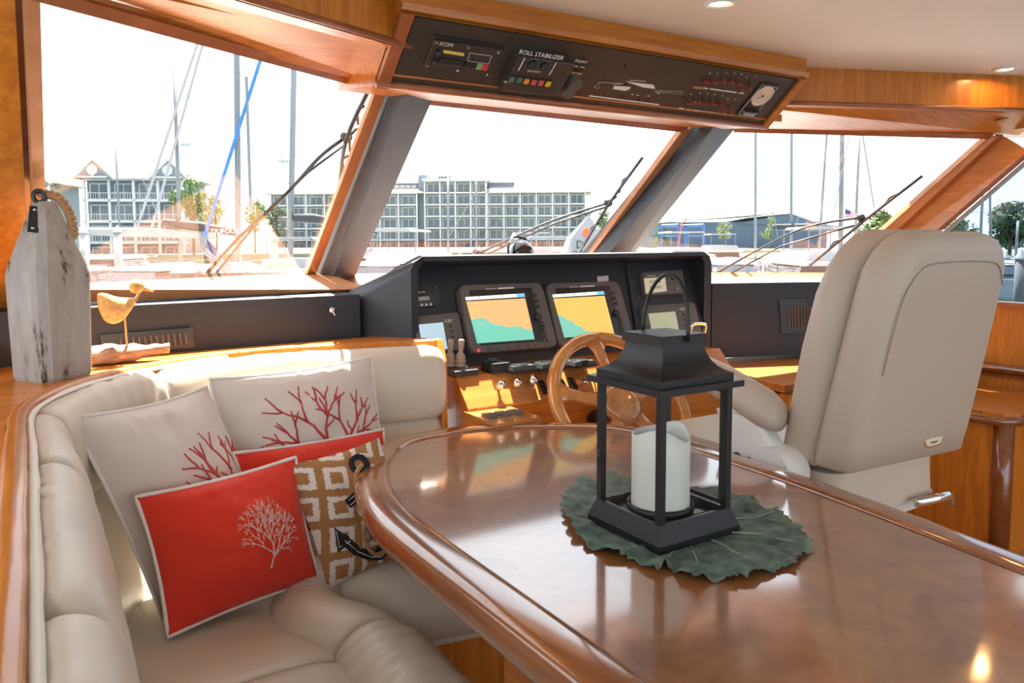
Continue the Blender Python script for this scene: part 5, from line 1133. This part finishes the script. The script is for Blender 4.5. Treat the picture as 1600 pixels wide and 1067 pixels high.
sailboat(281, 48, 66, 'sailboat with radar mast right of the condominium', .12, 11, HP, [((268, 70), (345, 300), .018, ALU)], [(240, 1.0)], (120, 330, 366, 372), (9, 226), lean=-10, boomc=WSAIL)
t = sailboat(371, 48, -160, 'sailboat with the thickest white mast and slanting furled white headsail', .19, 11, HP, [((316, 45), (213, 360), .08, WSAIL), ((322, 50), (236, 360), .08, WSAIL), ((385, 120), (392, 330), .10, ALU)], [(113, .8), (218, 1.3)], (255, 368, 352, 368), lean=-3)
text('boom_text', 'DUFOUR', ad(352, 361.5, 46.8), Matrix((_rt, V((0, 0, 1)), -hf)).transposed(), .42, PRINT, t)
sailboat(452, 48, -150, 'sailboat with blue furled headsail and a radar on its mast', .18, 11, HP, [((432, 15), (316, 380), .11, BLUEC), ((395, 80), (455, 300), .02, ALU), ((478, 100), (480, 300), .02, RIG)], [(245, 1.0)], (458, 520, 345, 350), (-9, 252), lean=12)
sailboat(700, 66, 262, 'sailboat with a dark mast in front of the hotel tower', .10, 10, HP, [((701, 270), (728, 350), .02, RIG)], [(310, .5)])
sailboat(744, 48, 250, 'sailboat with a pale mast right of the dark one', .06, 9, HP, [((744, 300), (700, 372), .02, ALU)], [(305, .5)])
sailboat(1181, 48, 100, 'sailboat with the leftmost mast in the starboard pane', .09, 10, HP, [((1187, 200), (1215, 370), .02, ALU), ((1232, 200), (1200, 372), .02, ALU)], [(297, .5)])
sailboat(1237, 66, 100, 'sailboat with the second mast in the starboard pane', .13, 10, HP, [((1285, 210), (1243, 355), .03, ALU)], [])
sailboat(1279, 48, 100, 'sailboat with a slightly leaning third mast in the starboard pane', .08, 10, HP, [((1313, 255), (1287, 350), .02, ALU)], [(312, .5)], lean=20)
sailboat(1314, 66, 60, 'sailboat with a dark boom cover and thick mast in the starboard pane', .20, 11, HP, [((1347, 205), (1366, 326), .06, RIG), ((1327, 215), (1300, 345), .04, ALU)], [(300, 1.0)], (1208, 1310, 358, 360), lean=4)
sailboat(1336, 84, 180, 'sailboat with a thin raked mast near the starboard wiper', .15, 10, HP, [], [(258, 1.2), (235, .6)], lean=8)
sailboat(1532, 66, 280, 'sailboat with a grey mast seen through the side window', .12, 10, HP, [], [(332, 1.0)], lean=4); sailboat(1550, 57.5, 270, 'sailboat with a black mast seen through the side window', .09, 6.5, HP, [], [], lean=-4); sailboat(1588, 50, 345, 'sailboat with a short pale mast at the right of the side window', .08, 9, HP, [], [], lean=3)
def motoryacht(px, D, L, rot, label, fly=True, top=None, zs=1.0):
    O = at(px, D); f = Fr(O, rot); t = thing('motor_yacht', O, label, 'motorboat', 'moored motorboats'); h = L*.11*zs
    hullmesh(t, f, L, L*.27, h)
    def deck(nm, x0, x1, w_, z0, z1, rake, m): return B().loft([[f(x0, -w_, WZ+z0), f(x1+rake, -w_*.8, WZ+z0), f(x1+rake, w_*.8, WZ+z0), f(x0, w_, WZ+z0)], [f(x0, -w_*.9, WZ+z1), f(x1, -w_*.7, WZ+z1), f(x1, w_*.7, WZ+z1), f(x0, w_*.9, WZ+z1)]]).ob(nm, m, t)
    deck('cabin', -L*.3, L*.14, L*.13, h, h+L*.035, .06*L, HULL); deck('window_band', -L*.28, L*.125, L*.128, h+L*.035, h+L*.075, .05*L, SMOKE); deck('cabin_roof', -L*.36, L*.11, L*.135, h+L*.075, h+L*.09, .02*L, HULL)
    if fly:
        deck('flybridge', -L*.3, L*.04, L*.11, h+L*.09, h+L*.125, .03*L, HULL); deck('bimini_top', -L*.28, L*.0, L*.10, h+L*.205, h+L*.213, 0, WSAIL)
        for x in (-L*.27, -L*.02):
            for s in (-1, 1): B().tube([f(x, s*L*.09, WZ+h+L*.12), f(x, s*L*.09, WZ+h+L*.206)], .03, 4).ob('bimini_post', ALU, t)
    b = B()
    for s in (-1, 1):
        pts = [f(x*L, s*L*.14*(1 if x < .2 else (.5-x)/.3*.9+.1), WZ+h*1.15+.7) for x in (-.1, .1, .25, .38, .46)]; b.tube(pts, .025, 4)
        for p in pts: b.tube([p, p-V((0, 0, .7))], .02, 4)
    b.ob('bow_rail', ALU, t)
    return t
MY = [(112, 33, 10, .1, 'white motorboat beside the buoy in the port pane', 0), (236, 33, 10, -.1, 'white boat at the bottom of the port pane left of the ensign', 0), (358, 33, 10, .1, 'white motorboat below the thickest mast', 0), (480, 33, 10, .0, 'white boat beside the first mullion', 1), (612, 33, 11, -.1, 'large white motor yacht right of the first mullion', 1), (735, 33, 10, .1, 'white motorboat in front of the hotel tower', 0), (850, 33, 10, .1, 'white motorboat left of the dock sign', 1),
 (1010, 33, 10, .1, 'small white cruiser beside the second mullion', 0), (1130, 33, 11, -.1, 'white motor yacht beneath the boat shed', 0), (1258, 33, 11, .0, 'white sportfisher under the dark boom cover', 1), (1385, 33, 10, .1, 'white boat behind the helm chair top', 0), (1562, 36, 10, -.1, 'white yacht moored at the dock in the side window', 0),
 (565, 49, 11, .1, 'second-row motor yacht left of the hotel tower', 1), (655, 49, 11, -.1, 'second-row motor yacht below the cupola', 0), (830, 49, 11, .0, 'second-row motor yacht below the hotel right wing', 1), (1050, 49, 11, .1, 'second-row motorboat below the blue boat lift', 1), (1115, 66, 11, .0, 'third-row motorboat left of the first starboard mast', 1), (100, 49, 11, .0, 'second-row motorboat at the left edge of the port pane', 1), (188, 49, 11, .1, 'second-row motorboat below the condominium', 0), (1375, 49, 11, .1, 'second-row motorboat behind the starboard wiper', 1)]
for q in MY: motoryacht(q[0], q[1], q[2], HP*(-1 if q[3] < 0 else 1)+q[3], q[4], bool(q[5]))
# covered tender box, canvas covers
def crate(px, D, y0, y1, wpx, m, name, label, cat):
    c = at(px, D); f = Fr(c, .1); w_ = wpx/1200*D; z0, z1 = zt(px, y1, D), zt(px, y0, D); o = fbox(f, -w_/2, w_/2, 0, w_*.7, z0, z1).ob(name, m)
    tag(o, label, cat); return o
# docks and pilings
DOCK = mat('weathered_dock', (.13, .125, .12), .85)
for a, c, lab in (((40, 40.3), (520, 40.3), 'pale floating dock crossing the port pane'), ((545, 40.3), (980, 40.3), 'pale floating dock in front of the hotel boats'), ((990, 40.3), (1420, 40.3), 'pale floating dock behind the starboard boats'), ((1515, 43.5), (1800, 43.5), 'grey dock in the side window')):
    p, q = at(*a), at(*c); d = (q-p).normalized(); s = V((-d.y, d.x, 0))*.9
    t = thing('floating_dock', p.lerp(q, .5), lab, 'dock', 'floating docks'); B().prism([p-s+V((0, 0, .35)), q-s+V((0, 0, .35)), q+s+V((0, 0, .35)), p+s+V((0, 0, .35))], V((0, 0, .15))).ob('deck', DOCK, t); n_ = 8
    for i in range(n_): B().box(p.lerp(q, (i+.5)/n_)+V((0, 0, .12)), (1.2, 1.2, .5)).ob('float', COVER, t)
def piling(px, D, ytop, label, white=True):
    p = at(px, D, WZ-1); z = zt(px, ytop, D); t = thing('piling', V((p.x, p.y, WZ-1)), label, 'piling', 'dock pilings'); r = .21
    B().lathe([(r, 0), (r, z-WZ+1-.45)], p, 14).ob('post', WSAIL if white else DOCK, t, True); B().lathe([(r*1.15, z-WZ+1-.45), (r*1.15, z-WZ+1-.38), (0, z-WZ+1)], p, 14).ob('cone_cap', WSAIL, t)
piling(131, 41.5, 352, 'white cone-capped piling left of the condominium boats'); piling(184, 41.5, 351, 'white cone-capped piling below the condominium'); piling(428, 41.5, 362, 'white cone-capped piling between the tall masts'); piling(803, 41.5, 362, 'white piling left of the dock sign')
piling(1597, 30, 388, 'thick grey piling at the right edge of the side window', False); piling(1573, 45.5, 393, 'white-capped piling behind the side window dock', True)
# dock sign
sp_ = at(912, 22, WZ+.4); zs0, zs1 = zt(912, 400, 22), zt(912, 338, 22); f = Fr(sp_, .2)
sg = thing('dock_sign', sp_, 'white pointed dock sign reading D DOCK', 'sign')
B().loft([[f(-.62, -.3, zs0), f(.55, -.3, zs0), f(.55, .3, zs0), f(-.62, .3, zs0)], [f(-.45, -.25, zs0+.5), f(.5, -.25, zs0+.5), f(.5, .25, zs0+.5), f(-.45, .25, zs0+.5)], [f(.12, -.03, zs1), f(.17, -.03, zs1), f(.17, .03, zs1), f(.12, .03, zs1)]]).ob('panel', WSAIL, sg)
B().tube([V((sp_.x, sp_.y, WZ)), V((sp_.x, sp_.y, zs0+.1))], .06, 8).ob('post', ALU, sg)
Ms = Matrix((f.ex, V((0, 0, 1)), -f.ey)).transposed()
text('sign_text', 'D', f(-.2, -.31, zs0+.32), Ms, .32, COVER, sg); text('sign_text', 'DOCK', f(-.12, -.33, zs0+.08), Ms, .2, COVER, sg)
B().lathe([(.13, 0), (.13, .01), (0, .01)], f(.02, -.24, zs0+.66), 16, -f.ey).ob('emblem', mat('orange_red_emblem', (.75, .14, .05), .5), sg)
# travel lift
D4 = 88; tv = at(1080, D4, WZ+1); fT = Fr(tv, .3); tl_ = thing('boat_lift', tv, 'blue steel boat lift gantry in front of the boat shed', 'lift'); LB = mat('lift_blue', (.04, .12, .30), .5)
zT = zt(1080, 352, D4)
for x in (-1.6, 1.6):
    for y in (0, 4): B().tube([fT(x, y, WZ+1), fT(x, y, zT)], .16, 6).ob('leg', LB, tl_)
    B().tube([fT(x, 0, zT), fT(x, 4, zT)], .2, 6).ob('beam', LB, tl_); B().tube([fT(x, 0, zT-1.2), fT(x, 4, zT-1.2)], .1, 6).ob('beam', LB, tl_)
B().tube([fT(-1.6, 4, zT), fT(1.6, 4, zT)], .2, 6).ob('beam', LB, tl_)
B().tube([fT(-1.9, -.5, zT-2), fT(-1.2, 0, zT+.3), fT(-.6, 0, zT+.8)], .12, 6).ob('crane_arm', mat('lift_red', (.5, .10, .05), .5), tl_)
# flags
FLAG, _n, _p = newmat('stars_and_stripes'); _uq = uvnode(_n); _sx = _n.nodes.new('ShaderNodeSeparateXYZ'); lk(_n, _uq.outputs[0], _sx.inputs[0])
_st = _math('GREATER_THAN', _math('FRACT', _math('MULTIPLY', _sx.outputs[1], v=6.5)), v=.5); _cn = _math('MULTIPLY', _math('LESS_THAN', _sx.outputs[0], v=.42), _math('GREATER_THAN', _sx.outputs[1], v=.46))
_m1 = _n.nodes.new('ShaderNodeMix'); _m1.data_type = 'RGBA'; _m1.inputs[6].default_value = (.5, .02, .03, 1); _m1.inputs[7].default_value = (.6, .58, .56, 1); lk(_n, _st, _m1.inputs[0])
_m2 = _n.nodes.new('ShaderNodeMix'); _m2.data_type = 'RGBA'; lk(_n, _m1.outputs[2], _m2.inputs[6]); _m2.inputs[7].default_value = (.02, .04, .14, 1); lk(_n, _cn, _m2.inputs[0]); lk(_n, _m2.outputs[2], _p.inputs['Base Color'])
def flag(D, c, staff, label):
    q = [ad(x, y, D) for x, y in c]; t = thing('flag', V((ad(*staff[0], D).x, ad(*staff[0], D).y, WZ)), label, 'flag', 'ensigns'); vs, uv = [], []
    for i in range(9):
        for j in range(5):
            u, v = i/8, j/4; p = q[0]*(1-u)*(1-v)+q[1]*u*(1-v)+q[2]*u*v+q[3]*(1-u)*v; vs.append(p+hf*(.08*math.sin(u*7))); uv.append((u, v))
    mob('cloth', vs, [(i*5+j, (i+1)*5+j, (i+1)*5+j+1, i*5+j+1) for i in range(8) for j in range(4)], FLAG, t, True, uvs=uv); B().tube([V((ad(*staff[0], D).x, ad(*staff[0], D).y, WZ)), ad(*staff[1], D)], .025, 6).ob('staff', mat('varnished_staff', (.45, .25, .1), .5), t)
flag(27.2, [(320, 400), (354, 428), (364, 418), (322, 372)], [(316, 432), (316, 368)], 'striped ensign drooping in the port pane')
flag(30, [(1319, 340), (1340, 343), (1341, 335), (1321, 325)], [(1318, 350), (1318, 322)], 'striped ensign flying in the starboard pane')
